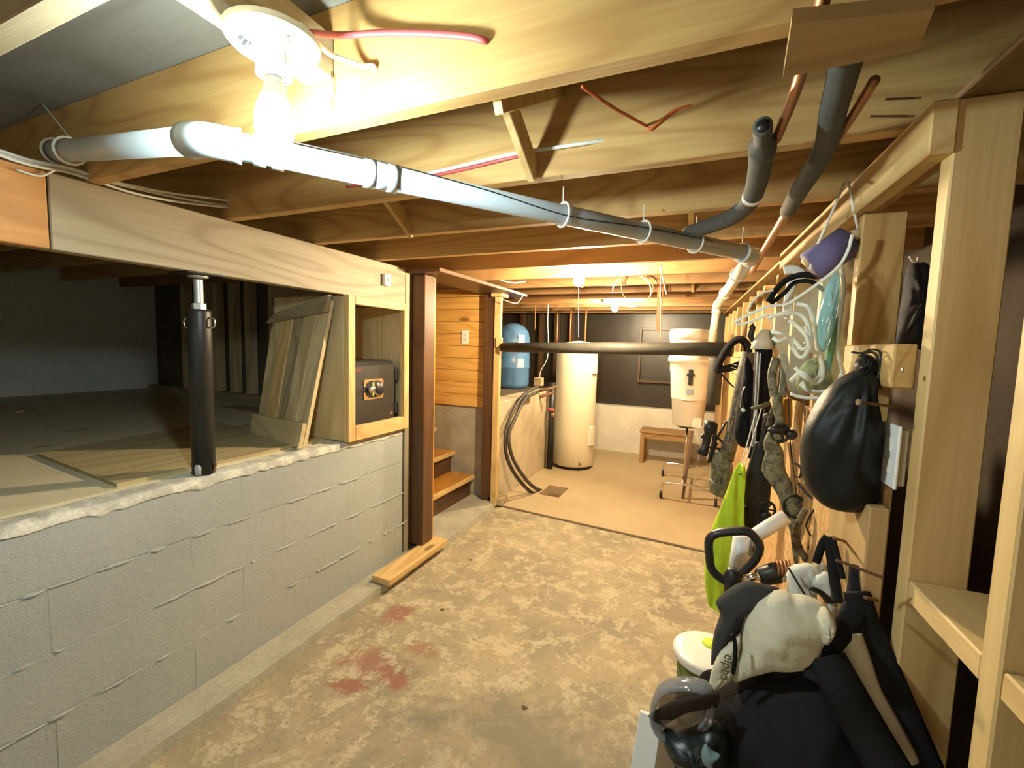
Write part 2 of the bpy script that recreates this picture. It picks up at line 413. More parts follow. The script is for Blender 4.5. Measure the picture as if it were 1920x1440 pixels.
# rough broken lip along the seam between the two slabs
f = MB(); n = 60
for i in range(n):
    a, b = i/n, (i+.8+.4*random.random())/n
    p = V((-1.62, 3.452, 0)).lerp(V((.7, 3.255, 0)), a); q = V((-1.62, 3.452, 0)).lerp(V((.7, 3.255, 0)), b)
    d = random.uniform(.004, .016); h = random.uniform(.001, .009)
    f.hexa([p+V((0, -d, -.01)), q+V((0, -d*.6, -.01)), q+V((0, .012, -.01)), p+V((0, .012, -.01)), p+V((0, -d*.5, h)), q+V((0, -d*.3, h)), q+V((0, .012, h)), p+V((0, .012, h))])
f.build('seam_rubble', DARKW, UF, kind='stuff')
# footing ledge along the block wall and sill of the stair opening
f = MB(); n = 40; e = []
for i in range(n+1):
    y = -1.8+i*(5.24)/n; e.append((-1.603+random.uniform(-.006, .006)-(.05*max(0, y-2.9)), y))
for i in range(n):
    (xa, ya), (xb, yb) = e[i], e[i+1]
    f.hexa([V((-1.78, ya, -.02)), V((xa+.012, ya, -.02)), V((xb+.012, yb, -.02)), V((-1.78, yb, -.02)), V((-1.78, ya, .042)), V((xa, ya, .04)), V((xb, yb, .04)), V((-1.78, yb, .042))])
f.box(-2.05, -1.77, 2.3, 3.5, -.02, .042)
f.build('trim_1', blotch('footing', (.33, .315, .245), (.45, .43, .34), 5, .35, .65, .85, 80, .5), kind='structure', org=(0, 0, 0))

# block wall: core plus separate blocks in running bond
WL = MB().box(-1.93, -1.7424, -1.8, 2.275, 0, .6440, 0).box(-1.93, -1.756, -1.8, 2.275, .6440, .6510, 0).box(-1.93, -1.7424, -1.8, 2.275, .6510, .845, 0).build('wall_left', BLOCK, kind='structure', org=(0, 0, 0))
CH = .2027
for r in range(4):
    z1 = .852-r*CH; z0 = z1-CH+(.007 if r == 0 else .003)
    if r == 3: z0 = .038
    y = -1.8+(.21 if r % 2 == 0 else .01)-.4
    while y < 2.27:
        a, b = max(y+.0004, -1.8), min(y+.3996, 2.272)
        if b-a > .04:
            pr = random.uniform(-.0008, .0012)
            MB().box(-1.80, -1.742+pr, a, b, z0+random.uniform(0, .001), z1-random.uniform(0, .001), .0008).build('block', BLOCK, WL)
        y += .4
# drips of mortar squeezed from the bed joints
f = MB()
for r in (1, 2, 3):
    zz = .852-r*CH
    for k in range(34):
        y = random.uniform(-.2, 2.2); L = random.uniform(.02, .16); h = random.uniform(.0025, .007)
        f.tube(spline([V((-1.744, y, zz+random.uniform(-.004, .004))), V((-1.741, y+L*.5, zz-h*.6)), V((-1.744, y+L, zz+random.uniform(-.005, .003)))], 5), [(.0012, h*.4), (.005, h), (.006, h*1.1), (.005, h*.8), (.0012, h*.3)], 6, flat=(1, 0, 0))
f.build('mortar_drip', BLOCK, WL, True, kind='stuff')
# ragged mortar cap on the top course
f = MB(); ny = 120; nx = 6; g = []
for j in range(ny+1):
    y = -1.8+j*4.07/ny; row = []
    dr = .006*math.sin(y*7)+.005*math.sin(y*31+1)+random.uniform(-.010, .012)
    for i in range(nx+1):
        t = i/nx
        if i == 0: p = V((-1.735-random.uniform(0, .004), y, (.838-abs(dr))))
        elif i == 1: p = V((-1.738, y, .858+random.uniform(-.003, .004)))
        else: p = V((-1.738-.105*(t-1/nx), y, .864+random.uniform(-.003, .005)))
        row.append(p)
    g.append(row)
vs = [p for r in g for p in r]; W = nx+1
f.add(vs, [(j*W+i, j*W+i+1, (j+1)*W+i+1, (j+1)*W+i) for j in range(ny) for i in range(nx)])
f.build('mortar_cap', MORTAR, WL, True)

# crawl space behind the wall
CF = MB().box(-5.3, -3.06, -1.8, 2.8, .845, .868, 0).box(-3.06, -1.842, -1.8, 2.385, .845, .868, 0).build('floor', crawl_floor(), kind='structure', org=(0, 0, 0))
MB().box(-5.3, -3.06, -1.8, 2.8, .0, .845, 0).box(-3.06, -1.93, -1.8, 2.385, .0, .845, 0).build('crawl_fill', DARKW, CF)
MB().box(-5.35, -5.22, -1.9, 3.4, .85, 2.1, 0).build('wall_crawlspace', CRAWLW, kind='structure')
MB().box(-5.3, -1.79, -1.2, -1.1, .0, 2.09, 0).build('wall_light_block', DARKW, kind='structure')  # unseen wall added to keep the rear fill light out of the crawl space
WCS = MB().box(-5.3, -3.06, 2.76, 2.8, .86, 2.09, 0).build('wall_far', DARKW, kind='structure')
MB().box(-5.2, -3.06, 2.655, 2.745, .868, .906).build('plate', GREYW['x'], WCS)
for x in (-4.62, -4.3, -4.16, -3.93, -3.72, -3.42, -3.2):
    MB().box(x-.03, x+.035, 2.67, 2.745, .906, 2.05).build('stud', CRATE['z'], WCS)
f = MB(); f.box(-4.75, -4.15, 1.36, 1.40, .868, .882); tag(f.build('wooden_batten', PALE['x']), 'pale batten lying on the dark crawlspace floor, far left', 'batten')
q0, q1 = V((-1.865, .845, .868)), V((-2.63, .915, .868))
f = MB().prism([q0, V((-1.855, 1.72, .868)), V((-2.75, 1.75, .868)), q1], (0, 0, .014))
tag(f.build('plywood_sheet', wood('y', (.50, .42, .23), (.33, .25, .12), 10, True, .7)), 'loose plywood sheet lying on the crawlspace floor beside the jack post', 'plywood')
f = MB().prism([V((-3.3, 2.15, .868)), V((-2.75, 2.1, .868)), V((-2.75, 2.26, .868)), V((-3.25, 2.3, .868))], (0, 0, .02))
tag(f.build('scrap_board', GREYW['x']), 'scrap board on crawlspace floor behind the jack post', 'board')

# ceiling, joists, blocking, bridging
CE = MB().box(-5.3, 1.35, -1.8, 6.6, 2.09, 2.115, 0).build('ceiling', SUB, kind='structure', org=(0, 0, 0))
JZ, JH, JY = 1.855, .235, [.335+.425*k if k == 0 else .75+.425*(k-1) for k in range(14)]
for k, y in enumerate(JY):
    if y > 6.1: break
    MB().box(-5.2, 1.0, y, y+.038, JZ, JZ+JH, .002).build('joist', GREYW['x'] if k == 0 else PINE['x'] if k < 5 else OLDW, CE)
MB().box(-.832, -.756, .373, .75, 1.945, 2.032).build('blocking', GREYW['y'], CE)
MB().bar(V((-.468, .80, 2.08)), V((-.468, 1.172, 1.866)), .062, .020, (1, 0, 0)).build('brace', PALE['z'], CE)
MB().bar(V((-.40, 1.16, 2.08)), V((-.40, .80, 1.87)), .062, .020, (1, 0, 0)).build('brace', PALE['z'], CE)
for xx, yy in ((-1.2, 1.64), (-.1, 2.05), (-.9, 3.33), (-.15, 3.75), (-1.0, 4.6)):
    MB().bar(V((xx, yy-.37, 2.08)), V((xx, yy-.01, 1.87)), .062, .020, (1, 0, 0)).build('brace', PALE['z'], CE)

# left support beam of two lengths of board
SB = thing('support_beam', (-1.78, .6, 1.638), 'long wooden beam above the block wall, joined near its left end', 'beam')
MB().box(-1.779, -1.741, -1.8, .660, 1.638, 1.853).build('board', ORANGE['y'], SB, label='warm orange length of beam board')
MB().box(-1.779, -1.741, .664, 2.292, 1.638, 1.853).build('board', wood('y', (.36, .31, .21), (.22, .17, .10), 16), SB, label='grey-brown length of beam board')
MB().box(-1.818, -1.780, -1.8, 2.292, 1.640, 1.853).build('backing_board', GREYW['y'], SB)
p = onX(722, 525, -1.738)
f = MB().box(-1.741, -1.715, p.y-.025, p.y+.025, p.z-.033, p.z+.033, .004)
sw = tag(f.build('wall_switch', WHITE_P), 'small white switch box at the right end of the beam', 'switch')
MB().box(-1.715, -1.708, p.y-.006, p.y+.006, p.z-.012, p.z+.012, .002).build('toggle', WHITE_P, sw)

# right wall: dark foundation behind, studs, ledger, panels
WR = MB().wbox(-.62, -.50, -1.8, 6.4, 0, 2.09, 0).build('wall_right', blotch('foundation_dark', (.030, .021, .012), (.055, .038, .022), 3, .35, .65), kind='structure', org=(0, 0, 0))  # foundation behind the studs, blotched in near-black brown
for y in (.776, 1.04): MB().wbox(-.089, 0, y, y+.040, 0, 1.842).build('stud', PALE['z'], WR)
p = onY(1605, 395, 1.385)
MB().wbox(-.070, .020, 1.385, 1.423, .1, 1.747).build('stud', PINE['z'], WR)
for y in (1.79, 2.2, 2.6, 3.0, 3.25, 3.6, 4.0, 4.4, 4.8, 5.2, 5.6): MB().wbox(-.089, -.001, y, y+.038, .02, 1.79).build('stud', PALE['z'], WR)
MB().wbox(-.002, .036, 1.035, 2.35, 1.752, 1.842).build('ledger', PALE['y'], WR)
MB().wbox(-.13, 0, -1.0, 1.085, 1.843, 1.855).build('top_plate', wood('y', (.26, .17, .07), (.15, .085, .03), 12), WR)  # near length tinted dark in place of the shade on its underside
MB().wbox(-.13, -.002, 1.09, 6.1, 1.842, 1.855).build('top_plate', PINE['y'], WR)
MB().wbox(0, .037, 1.087, 1.375, 1.338, 1.424).build('cleat', PINE['y'], WR)
MB().wbox(0.001, .014, 1.13, 3.3, .06, 1.22, .001).build('panel', OSB, WR)
MB().wbox(0.001, .014, 3.31, 6.05, .06, 1.36, .001).build('panel', OSB, WR)
MB().wbox(.015, .049, 1.092, 1.33, .81, 1.098).build('panel', wood('z', (.50, .33, .14), (.34, .20, .08), 12), WR, label='short thick offcut panel')
MB().wbox(-.0, .03, 2.4, 6.0, 1.36, 1.40).build('cleat', PINE['y'], WR)

# back wall
WB = MB().box(-1.9, .5, 6.06, 6.3, 0, .63, .004).build('wall_back', WALLW, kind='structure')
MB().box(-3.2, .7, 6.22, 6.30, .63, 2.09, 0).build('sheet', POLY, WB, label='black plastic sheeting above the low wall')
p0, p1 = onY(1200, 712, 6.19), onY(1275, 620, 6.19)
wi = MB()
for (a, b, c, d) in ((p0.x, p1.x, p0.z-.03, p0.z), (p0.x, p1.x, p1.z, p1.z+.03), (p0.x-.03, p0.x, p0.z-.03, p1.z+.03), (p1.x, p1.x+.03, p0.z-.03, p1.z+.03)): wi.box(a, b, 6.14, 6.22, c, d)
WI = wi.build('window_1', BROWN['x'], kind='structure')
MB().box(p0.x, p1.x, 6.195, 6.2, p0.z, p1.z, 0).build('pane', POLY, WI)
# utility-room left side: low concrete wall with a raised dark bay behind
WU = MB().box(-1.86, -1.665, 3.53, 6.1, 0, .90, .006).build('wall_utility', CONC_TAN, kind='structure')
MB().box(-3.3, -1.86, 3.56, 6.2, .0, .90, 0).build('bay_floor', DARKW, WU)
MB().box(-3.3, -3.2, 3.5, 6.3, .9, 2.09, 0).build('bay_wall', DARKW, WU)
for x in (-2.55, -2.25, -2.02, -1.80): MB().box(x-.03, x+.03, 6.1, 6.2, .9, 2.0).build('stud', BROWN['z'], WU)

# stair opening: posts, header, pine wall, stairs
WS = MB().box(-3.3, -1.77, 3.515, 3.555, 0, .845, 0).build('wall_stair', CONC, kind='structure')
z = .846; k = 0
while z < 2.05:
    h = .108; e = .004
    MB().box(-3.3, -1.765, 3.495+random.uniform(0, .0015), 3.515, z, min(z+h-.0025, 2.088), .0025).build('board', KNOTTY['x'], WS); z += h
MB().box(-3.3, -1.765, 3.516, 3.55, .85, 2.088, 0).build('backing', BROWN['x'], WS)
MB().box(-3.05, -2.0, 2.40, 2.44, .05, 2.08, 0).build('wall_stair', GREYW['x'], kind='structure')
MB().box(-3.05, -3.0, 2.441, 3.49, 0, 2.08, 0).build('wall_stair', HONEY['y'], kind='structure')
D1 = MB().box(-1.738, -1.645, 2.362, 2.478, .080, 1.826, .003).build('trim_2', BROWN['z'], kind='structure')
MB().box(-1.790, -1.743, 2.300, 2.345, .042, 1.852).build('stud', wood('z', (.36, .31, .21), (.22, .17, .10), 14), D1, label='weathered grey stud')
MB().box(-1.775, -1.74, 2.35, 2.46, .042, 1.85).build('filler', BROWN['z'], D1)
MB().box(-1.70, -1.652, 2.480, 2.498, .046, 1.82).build('casing', HONEY['z'], D1, label='yellow pine casing strip')
D2 = MB().box(-1.775, -1.672, 3.42, 3.494, .042, 1.826, .003).build('trim_3', BROWN['z'], kind='structure')
MB().box(-1.670, -1.615, 3.400, 3.440, .012, 1.80).build('stud', PALE['z'], D2)
MB().box(-1.640, -1.585, 3.375, 3.399, 1.385, 1.465).build('block', PALE['x'], D2)
MB().box(-1.70, -1.575, 3.42, 3.56, .014, .075).build('block', GREYW['y'], D2)
MB().box(-1.70, -1.60, 3.385, 3.52, 1.801, 1.84).build('block', PALE['y'], D2)
MB().box(-1.80, -1.50, 2.30, 3.70, 1.828, 1.853).build('trim_4', BROWN['y'], kind='structure')
ST = thing('staircase', (-2.1, 3.0, .04), 'varnished wooden stairs with brown risers inside the doorway', 'stairs')
for k in range(4):
    z = .232+k*.197; x = -1.885-k*.205
    td = MB().box(x-.26, x-.001, 2.45, 3.49, z-.034, z, .004).build('tread', HONEY['y'], ST)
    MB().box(x, x+.012, 2.45, 3.49, z-.036, z, .002).build('nosing', PALE['y'], td, label='pale worn front edge')
    MB().box(x-.05, x-.03, 2.45, 3.49, z-.197, z-.036, .001).build('riser', BROWN['y'], ST)
p = V((-2.0, 3.493, 1.464))
def outlet(p, right, nrm, label, hw=.035, hh=.058, sm=None):
    right = V(right); nrm = V(nrm); o = thing('outlet', p, label, 'outlet')
    MB().cham(V(p)-right*hw-V((0, 0, hh)), right*2*hw, nrm*.006, V((0, 0, 2*hh)), .002).build('cover_plate', WHITE_P, o)
    for s_ in (-1, 1):
        c = V(p)+V((0, 0, s_*.022))+nrm*.005
        rc = MB().cham(c-right*.016-V((0, 0, .014)), right*.032, nrm*.003, V((0, 0, .028)), .001).build('receptacle', CREAM2, o)
        for t in (-1, 1): MB().cham(c+right*(t*.007-.0015)-V((0, 0, .006))+nrm*.0025, right*.003, nrm*.001, V((0, 0, .011)), 0).build('slot', sm or BLACK_P, rc)
    return o
outlet(p, (1, 0, 0), (0, -1, 0), 'white duplex outlet on the knotty pine wall over the stairs')

# shelf boards at right
tag(MB().wbox(-.42, -.002, .818, 1.038, .945, .985).build('shelf', PALE['y']), 'raw pine shelf board fixed between the two nearest studs', 'shelf')
tag(MB().wbox(-.42, -.002, .10, .774, .952, .992).build('shelf', PALE['y']), 'raw pine shelf board in front of the nearest stud, bottom right', 'shelf')

# ================================================================== LIGHTS
E1 = emis('bulb_near', *BULB_NEAR); E2 = emis('bulb_far', *BULB_FAR)
def lampholder(c, top, label, em, det, group):
    x, y, z = c; o = thing('ceiling_lamp', c, label, 'lamp', group)
    MB().lathe((x, y, z), [(.030, -.012), (.066, -.010), (.074, -.003), (.075, .006), (.0, .006)], 32).build('base_plate', WHITE_P, o, True)
    so = MB().lathe((x, y, z), [(.022, -.058), (.0285, -.055), (.027, -.035), (.034, -.010), (.0, -.009)], 24).build('socket', WHITE_P, o, True)
    b = [(.004, -.170), (.016, -.167), (.026, -.156), (.031, -.140), (.031, -.126), (.027, -.106), (.019, -.085), (.015, -.070), (.0145, -.059)]
    if det:
        b = [(.004, -.172), (.016, -.169), (.0265, -.158), (.0315, -.142), (.0315, -.126), (.0275, -.106), (.0225, -.093)]
        MB().lathe((x, y, z), [(.0228, -.094), (.0224, -.090), (.0195, -.084), (.0155, -.070), (.0145, -.059)], 24).build('bulb_base', WHITE_P, so, True)
    MB().lathe((x, y, z), b, 24).build('bulb', em, so, True)
    if det:
        MB().lathe((x-.035, y+.02, z+.0065), [(.052, 0), (.054, .005), (.052, .038), (0, .038)], 8).build('junction_box', plain('box_blue', (.05, .10, .16), .5), o)
        cx, cy = x+.042, y-.012
        MB().lathe((cx, cy, z-.010), [(.006, -.016), (.009, -.014), (.011, 0)], 14).build('chain_guide', WHITE_P, o, True)
        ch = MB()
        for k in range(20): ch.lathe((cx, cy, z-.027-k*.0045), [(.0004, -.0018), (.0017, 0), (.0004, .0018)], 6)
        ch.build('pull_chain', STEEL, o, True, kind='stuff')
        for (dx, dy, wd) in ((-.040, -.030, .010), (-.030, -.042, .006), (-.026, -.026, .006)):
            MB().cham(V((x+dx, y+dy, z-.0125)), V((wd*1.8, -wd*.7, 0)), V((.002, .005, 0)), V((0, 0, .004)), 0).build('slot', BLACK_P, o)
    else:
        MB().box(x-.05, x+.05, y-.05, y+.05, z+.006, top-.001).build('junction_box', GALV, o)
    return o
lc = V((-.707, .567, 1.900))
L1 = lampholder(tuple(lc), 1.945, 'bright white bulb in a porcelain pull-chain lampholder beside the nearest joist', E1, True, 'bare ceiling bulbs')
b2 = CAM+ray(1086, 524)*2.62; b3 = CAM+ray(1153, 577)*4.4
for b, lb in ((b2, 'warm bare bulb hanging in the middle, nearer of the two far bulbs'), (b3, 'warm bare bulb farthest back, smaller and right of the other warm one')):
    lampholder((b.x, b.y, b.z+.13), 2.088, lb, E2, False, 'bare ceiling bulbs')

# ================================================================== PIPES AND CABLES
DP = thing('drain_pipe', (-.4, 1.2, 1.75), 'pale grey plastic drain pipe crossing diagonally under the joists', 'pipe')
A, B, C_ = V((-1.77, .688, 1.918)), V((-.945, .600, 1.792)), V((.122, 1.931, 1.765))
Dp = onY(1345, 572, 3.62); Ep = V((Dp.x-.02, 3.66, 1.47))
def seg(a, b, r, mat, nm='pipe_length'): MB().cyl(a, b, r, n=20).build(nm, mat, DP, True)
R1 = .0275
seg(A, B, R1, PVC); seg(B, C_, R1, PVC); seg(C_, Dp, R1*.97, PVC_W); seg(Dp, Ep, R1*.97, PVC_W)
def elbow(a, b, c, mat, r=.033, L=.062):
    d0 = (a-b).normalized(); d1 = (c-b).normalized()
    MB().tube(spline([b+d0*L, b+d0*L*.5, b+(d0+d1)*.006, b+d1*L*.5, b+d1*L], 9), [r*1.06, r, r, r, r, r, r, r, r*1.06], 20).build('elbow', mat, DP, True)
elbow(A, B, C_, PVC); elbow(B, C_, Dp, PVC); elbow(C_, Dp, Ep, PVC_W, .031)
dBC = (C_-B).normalized(); LBC = (C_-B).length
for t in (.055, .075, .185, .215): MB().cyl(B+dBC*LBC*t-dBC*.012, B+dBC*LBC*t+dBC*.012, .0315, n=20).build('coupling', PVC, DP, True)
MB().cyl(B+dBC*LBC*.20-dBC*.03, B+dBC*LBC*.20+dBC*.03, .0305, n=20).build('coupling', PVC, DP, True)
def hang(p, d, top):
    d = d.normalized(); up = (V((0, 0, 1))-d*d.z).normalized(); sd = d.cross(up)
    loop = [p+(up*math.cos(t)+sd*math.sin(t))*.034 for t in [math.pi*2*k/16 for k in range(16)]]
    MB().tube(loop, .0035, 6, True).build('pipe_strap', WHITE_P, DP, True)
    if top: MB().cyl(p+up*.033, V(top) if hasattr(top, '__len__') else V((p.x, p.y, top)), .0022, n=6).build('hanger', ROMEX, DP)
for t in (.50, .68, .82, .965): hang(B+dBC*LBC*t, dBC, JZ+.002)
hang(A.lerp(B, .05), B-A, 0); hang(A.lerp(B, .16), B-A, tuple(onZ(80, 195, 2.089)))
hang(C_.lerp(Dp, .25), Dp-C_, 0); hang(C_.lerp(Dp, .62), Dp-C_, 0)

def cable(name, pts, r, mat, label, cat='cable', n=40, group=None):
    return tag(MB().tube(spline([V(p) for p in pts], n), r, 8).build(name, mat, smooth=True), label, cat, group)
# dark thin wire riding along the drain pipe
sd = dBC.cross(V((0, 0, 1))).normalized()
pts = [B+dBC*LBC*t+V((0, 0, .031*math.cos(a)))+sd*(.031*math.sin(a)) for t, a in ((.06, .2), (.2, .5), (.35, 1.2), (.5, 1.9), (.66, 1.5), (.85, 1.3))]
cable('thin_wire', pts, .0016, BLACK_P, 'thin dark wire running along the diagonal drain pipe', 'wire')
# red and white cables by the near lamp
yj = .745
cable('red_cable', [lc+V((.06, .02, .012)), onY(640, 66, .70), onY(720, 62, .735), onY(800, 63, .742), onY(870, 68, .742), onY(905, 75, .744), V(onY(914, 80, .756))], .0062, RED, 'red sheathed cable curving from the near lamp into a joist', n=50)
cable('white_cable', [lc+V((.065, .0, .010)), onY(615, 98, .68), onY(645, 112, .715), onY(680, 124, .738), onY(700, 124, .742), onY(703, 135, .756)], .0052, ROMEX, 'short white flat cable stapled to the joist beside the near lamp')
cable('nail_wire', [onY(621, 130, .744), onY(623, 160, .738), onY(622, 185, .742), onY(624, 206, .744)], .0014, STEEL, 'bent wire and nail on the nearest joist below the white cable', 'wire', 12)
# joist two cables
cable('white_cable', [onY(650, 345, 1.170), onY(785, 328, 1.170), onY(870, 310, 1.168), onY(960, 289, 1.166), onY(1040, 277, 1.166), onY(1100, 268, 1.168), onY(1143, 262, 1.185)], .0052, ROMEX, 'white cable running along the second joist behind the brace')
cable('red_cable', [onY(650, 350, 1.172), onY(790, 333, 1.172), onY(880, 315, 1.170), onY(958, 296, 1.170), onY(1000, 290, 1.19)], .0045, RED, 'pink cable tucked under the white cable on the second joist')
cable('orange_wire', [V(onY(1092, 162, .83)), onY(1150, 202, 1.0), onY(1208, 234, 1.165), onY(1220, 242, 1.17), onY(1235, 230, 1.17), onY(1275, 203, 1.173), onY(1345, 195, 1.19)], .0035, ORG, 'orange wire sagging between the first and second joist', 'wire')
cable('pale_wire', [onY(1260, 322, 1.62), onY(1320, 334, 1.62), onY(1408, 338, 1.63)], .002, CORD_W, 'thin pale wire under third joist near the grey insulated pipe', 'wire')
# beam cables
for k, (dz, lb) in enumerate(((0, 'uppermost of the white cables draped along the beam'), (1, 'middle one of the white cables draped along the beam'), (2, 'lowest of the white cables draped along the beam'))):
    d = (0, 5, -4)[k]
    ps = [(-60, 262), (0, 286+d), (60, 305+d), (128, 318+d), (190, 338+d), (250, 352+[0, 10, -4][k]), (320, 368+[0, 8, -6][k]), (400, 382+[0, 4, -10][k]), (505, 395+[0, 0, -6][k])]
    cable('white_cable', [onX(x, y, -1.733+.004*k) for x, y in ps], .0042, ROMEX, lb, group='white cables along the beam')
cable('beam_wire', [onX(30, 318, -1.735), onX(75, 330, -1.733), onX(105, 318, -1.730), onX(125, 318, -1.732)], .003, ROMEX, 'short loose white wire tail on the beam at far left', 'wire', 16)
# wires about the far bulbs
cable('loose_wire', [onY(892, 512, 2.9), onY(925, 522, 2.9), onY(960, 530, 2.9), onY(985, 528, 2.95)], .004, ROMEX, 'slack pale wire under the ceiling left of the warm bulbs', 'wire', 20)
cable('loose_wire', [onY(940, 560, 3.3), onY(955, 566, 3.3), onY(970, 568, 3.3), onY(982, 552, 3.3)], .004, ROMEX, 'looped pale wire at the top of the doorway stud', 'wire', 20)
lp = [onY(1185+36*math.cos(t), 545+30*math.sin(t), 3.2+.05*math.sin(3*t)) for t in [2.4-.16*k for k in range(36)]]
cable('coiled_cable', lp, .004, ROMEX, 'loop of pale cable hanging right of the warm bulbs', n=60)
cable('coiled_cable', [onY(1195+30*math.cos(t), 540+27*math.sin(t), 3.24) for t in [3.6-.2*k for k in range(26)]], .003, COPPER, 'smaller brown loop of cable hanging behind the pale one', n=50)
cable('hanging_wire', [onY(1003, 620, 4.9), onY(1004, 560, 4.9)], .003, COPPER, 'thin brown wire hanging left of heater', 'wire', 8)
cable('hanging_wire', [onY(1029, 545, 4.6), onY(1027, 600, 4.6), onY(1028, 640, 4.6), onY(1026, 672, 4.6), onY(1014, 695, 4.6), onY(1012, 708, 4.6)], .004, CORD_W, 'white cord dropping past the black tube to the fittings', 'cord', 24)
cable('copper_pipe', [onY(1046, 585, 4.9), onY(1044, 640, 4.9)], .006, COPPER, 'thin copper pipe rising behind the black tube beside heater', 'pipe', 8)
cable('hanging_string', [onY(1238, 495, 2.6), onY(1243, 520, 2.6), onY(1250, 552, 2.65)], .004, CORD_W, 'white string end dangling beside the orange straps', 'string', 10)
for (xa, xb, lb) in ((1236, 1233, 'broad orange strap hanging above the black tube'), (1243, 1239, 'narrow orange strap hanging just right of the broad one')):
    a, b = onY(xa, 532 if xa < 1240 else 536, 3.6), onY(xb, 622 if xa < 1240 else 638, 3.6)
    tag(MB().bar(a, b, .024 if xa < 1240 else .008, .004, (0, 1, 0)).build('orange_strap', ORG), lb, 'strap', 'orange straps')
# near right: insulated pipes, plywood plate
f = MB(); Z = 1.805
cs = [onZ(x, y, Z) for x, y in ((1484, 45), (1468, 146), (1720, 95), (1752, 18))]
f.prism(cs, (0, 0, .018)); tag(f.build('plywood_plate', wood('x', (.40, .26, .10), (.27, .16, .055), 10, False, .7)), 'rectangular plywood plate fixed under the nearest joist', 'plywood')
def pipe_pts(ps): return [onZ(x, y, z) for x, y, z in ps]
PA = thing('insulated_pipe', tuple(onZ(1560, 200, 1.835)), 'grey foam wrapped pipe bending past the ledger at right', 'pipe')
MB().tube(spline(pipe_pts([(1592, 90, 1.835), (1578, 150, 1.835), (1562, 210, 1.835), (1552, 262, 1.832), (1535, 300, 1.82), (1500, 355, 1.815), (1478, 395, 1.815)]), 30), .022, 14).build('insulation', FOAM, PA, True)
MB().tube(spline(pipe_pts([(1482, 388, 1.815), (1460, 425, 1.815), (1432, 470, 1.815), (1410, 510, 1.815)]), 14), .013, 12).build('copper_pipe', COPPER, PA, True)
PB = thing('insulated_pipe', tuple(onZ(1430, 300, 1.82)), 'grey foam sleeve curling off a copper pipe, with white tape', 'pipe')
MB().tube(spline(pipe_pts([(1560, -60, 1.84), (1540, 10, 1.84), (1510, 110, 1.84), (1488, 180, 1.84), (1468, 230, 1.838), (1455, 262, 1.835)]), 24), .0095, 10).build('copper_pipe', COPPER, PB, True)
sl = spline(pipe_pts([(1430, 236, 1.82), (1430, 270, 1.82), (1425, 310, 1.815), (1417, 350, 1.81), (1403, 382, 1.805), (1370, 408, 1.80), (1335, 422, 1.80), (1290, 437, 1.80)]), 40)
MB().tube(sl, [.017]*6+[.026, .027, .026]+[.024]*31, 14).build('insulation', FOAM, PB, True)
MB().tube([sl[0], sl[0]+(sl[0]-sl[1])*.05], [.0125, .0125], 12).build('sleeve_opening', BLACK_P, PB, True)
MB().tube(sl[19:21], .0255, 14).build('tape', WHITE_P, PB, True)
tag(MB().tube(spline(pipe_pts([(1640, 150, 1.84), (1600, 215, 1.84), (1560, 275, 1.845)]), 12), .008, 10).build('copper_pipe', COPPER, smooth=True), 'bare copper pipe behind the grey foam wrapped one', 'pipe')
for a, b, lb in (((1660, 186), (1712, 184), 'upper long nail poking from the second joist'), ((1632, 218), (1700, 218), 'lower long nail poking from the second joist')):
    tag(MB().cyl(onY(*a, 1.15), onY(*b, 1.168), .0022, n=8).build('nail', RUST), lb, 'nail', 'nails in the second joist')

# ================================================================== LEFT SIDE THINGS
jb = V((-1.80, 1.10, .868)); JP = thing('jack_post', tuple(jb), 'black steel adjustable jack post under the beam', 'post')
zt = onX(367, 580, -1.80).z
MB().lathe(jb, [(.040, -.002), (.040, zt-.868-.01), (.038, zt-.868)], 28).build('tube', BLACK_M, JP, True)
MB().lathe(jb+V((0, 0, zt-.868)), [(.024, 0), (.024, .022), (.018, .024)], 6).build('collar', GALV, JP)
sc_ = [(.0145 if k % 2 else .0165, .022+k*.004) for k in range(int((1.622-zt-.022)/.004))]
MB().lathe(jb+V((0, 0, zt-.868)), sc_, 16).build('screw', GALV, JP, True)
MB().lathe(V((jb.x, jb.y, 1.622)), [(.020, 0), (.034, .003), (.034, .010), (.02, .012)], 20).build('cap', GALV, JP, True)
MB().box(jb.x-.06, jb.x+.06, jb.y-.07, jb.y+.07, 1.633, 1.638, .001).build('top_plate', BLACK_M, JP)
for s_ in (-1, 1):
    c = V((jb.x, jb.y, zt-.05))+RT*s_*.048
    MB().tube([c+RT*s_*.012*math.cos(t)+V((0, 0, .020*math.sin(t))) for t in [2*math.pi*k/14 for k in range(14)]], .003, 6, True).build('pin_ring', STEEL, JP, True)
    MB().bar(V((jb.x, jb.y, .868))+RT*s_*.037, V((jb.x, jb.y, .905))+RT*s_*.050, .010, .004).build('base_tab', RUST, JP)
MB().lathe(jb+V((.018, -.033, 0)), [(.012, .0), (.013, .03), (.008, .04)], 10).build('paint_smear', BLOCK, JP, True, label='grey paint on the foot of the post')

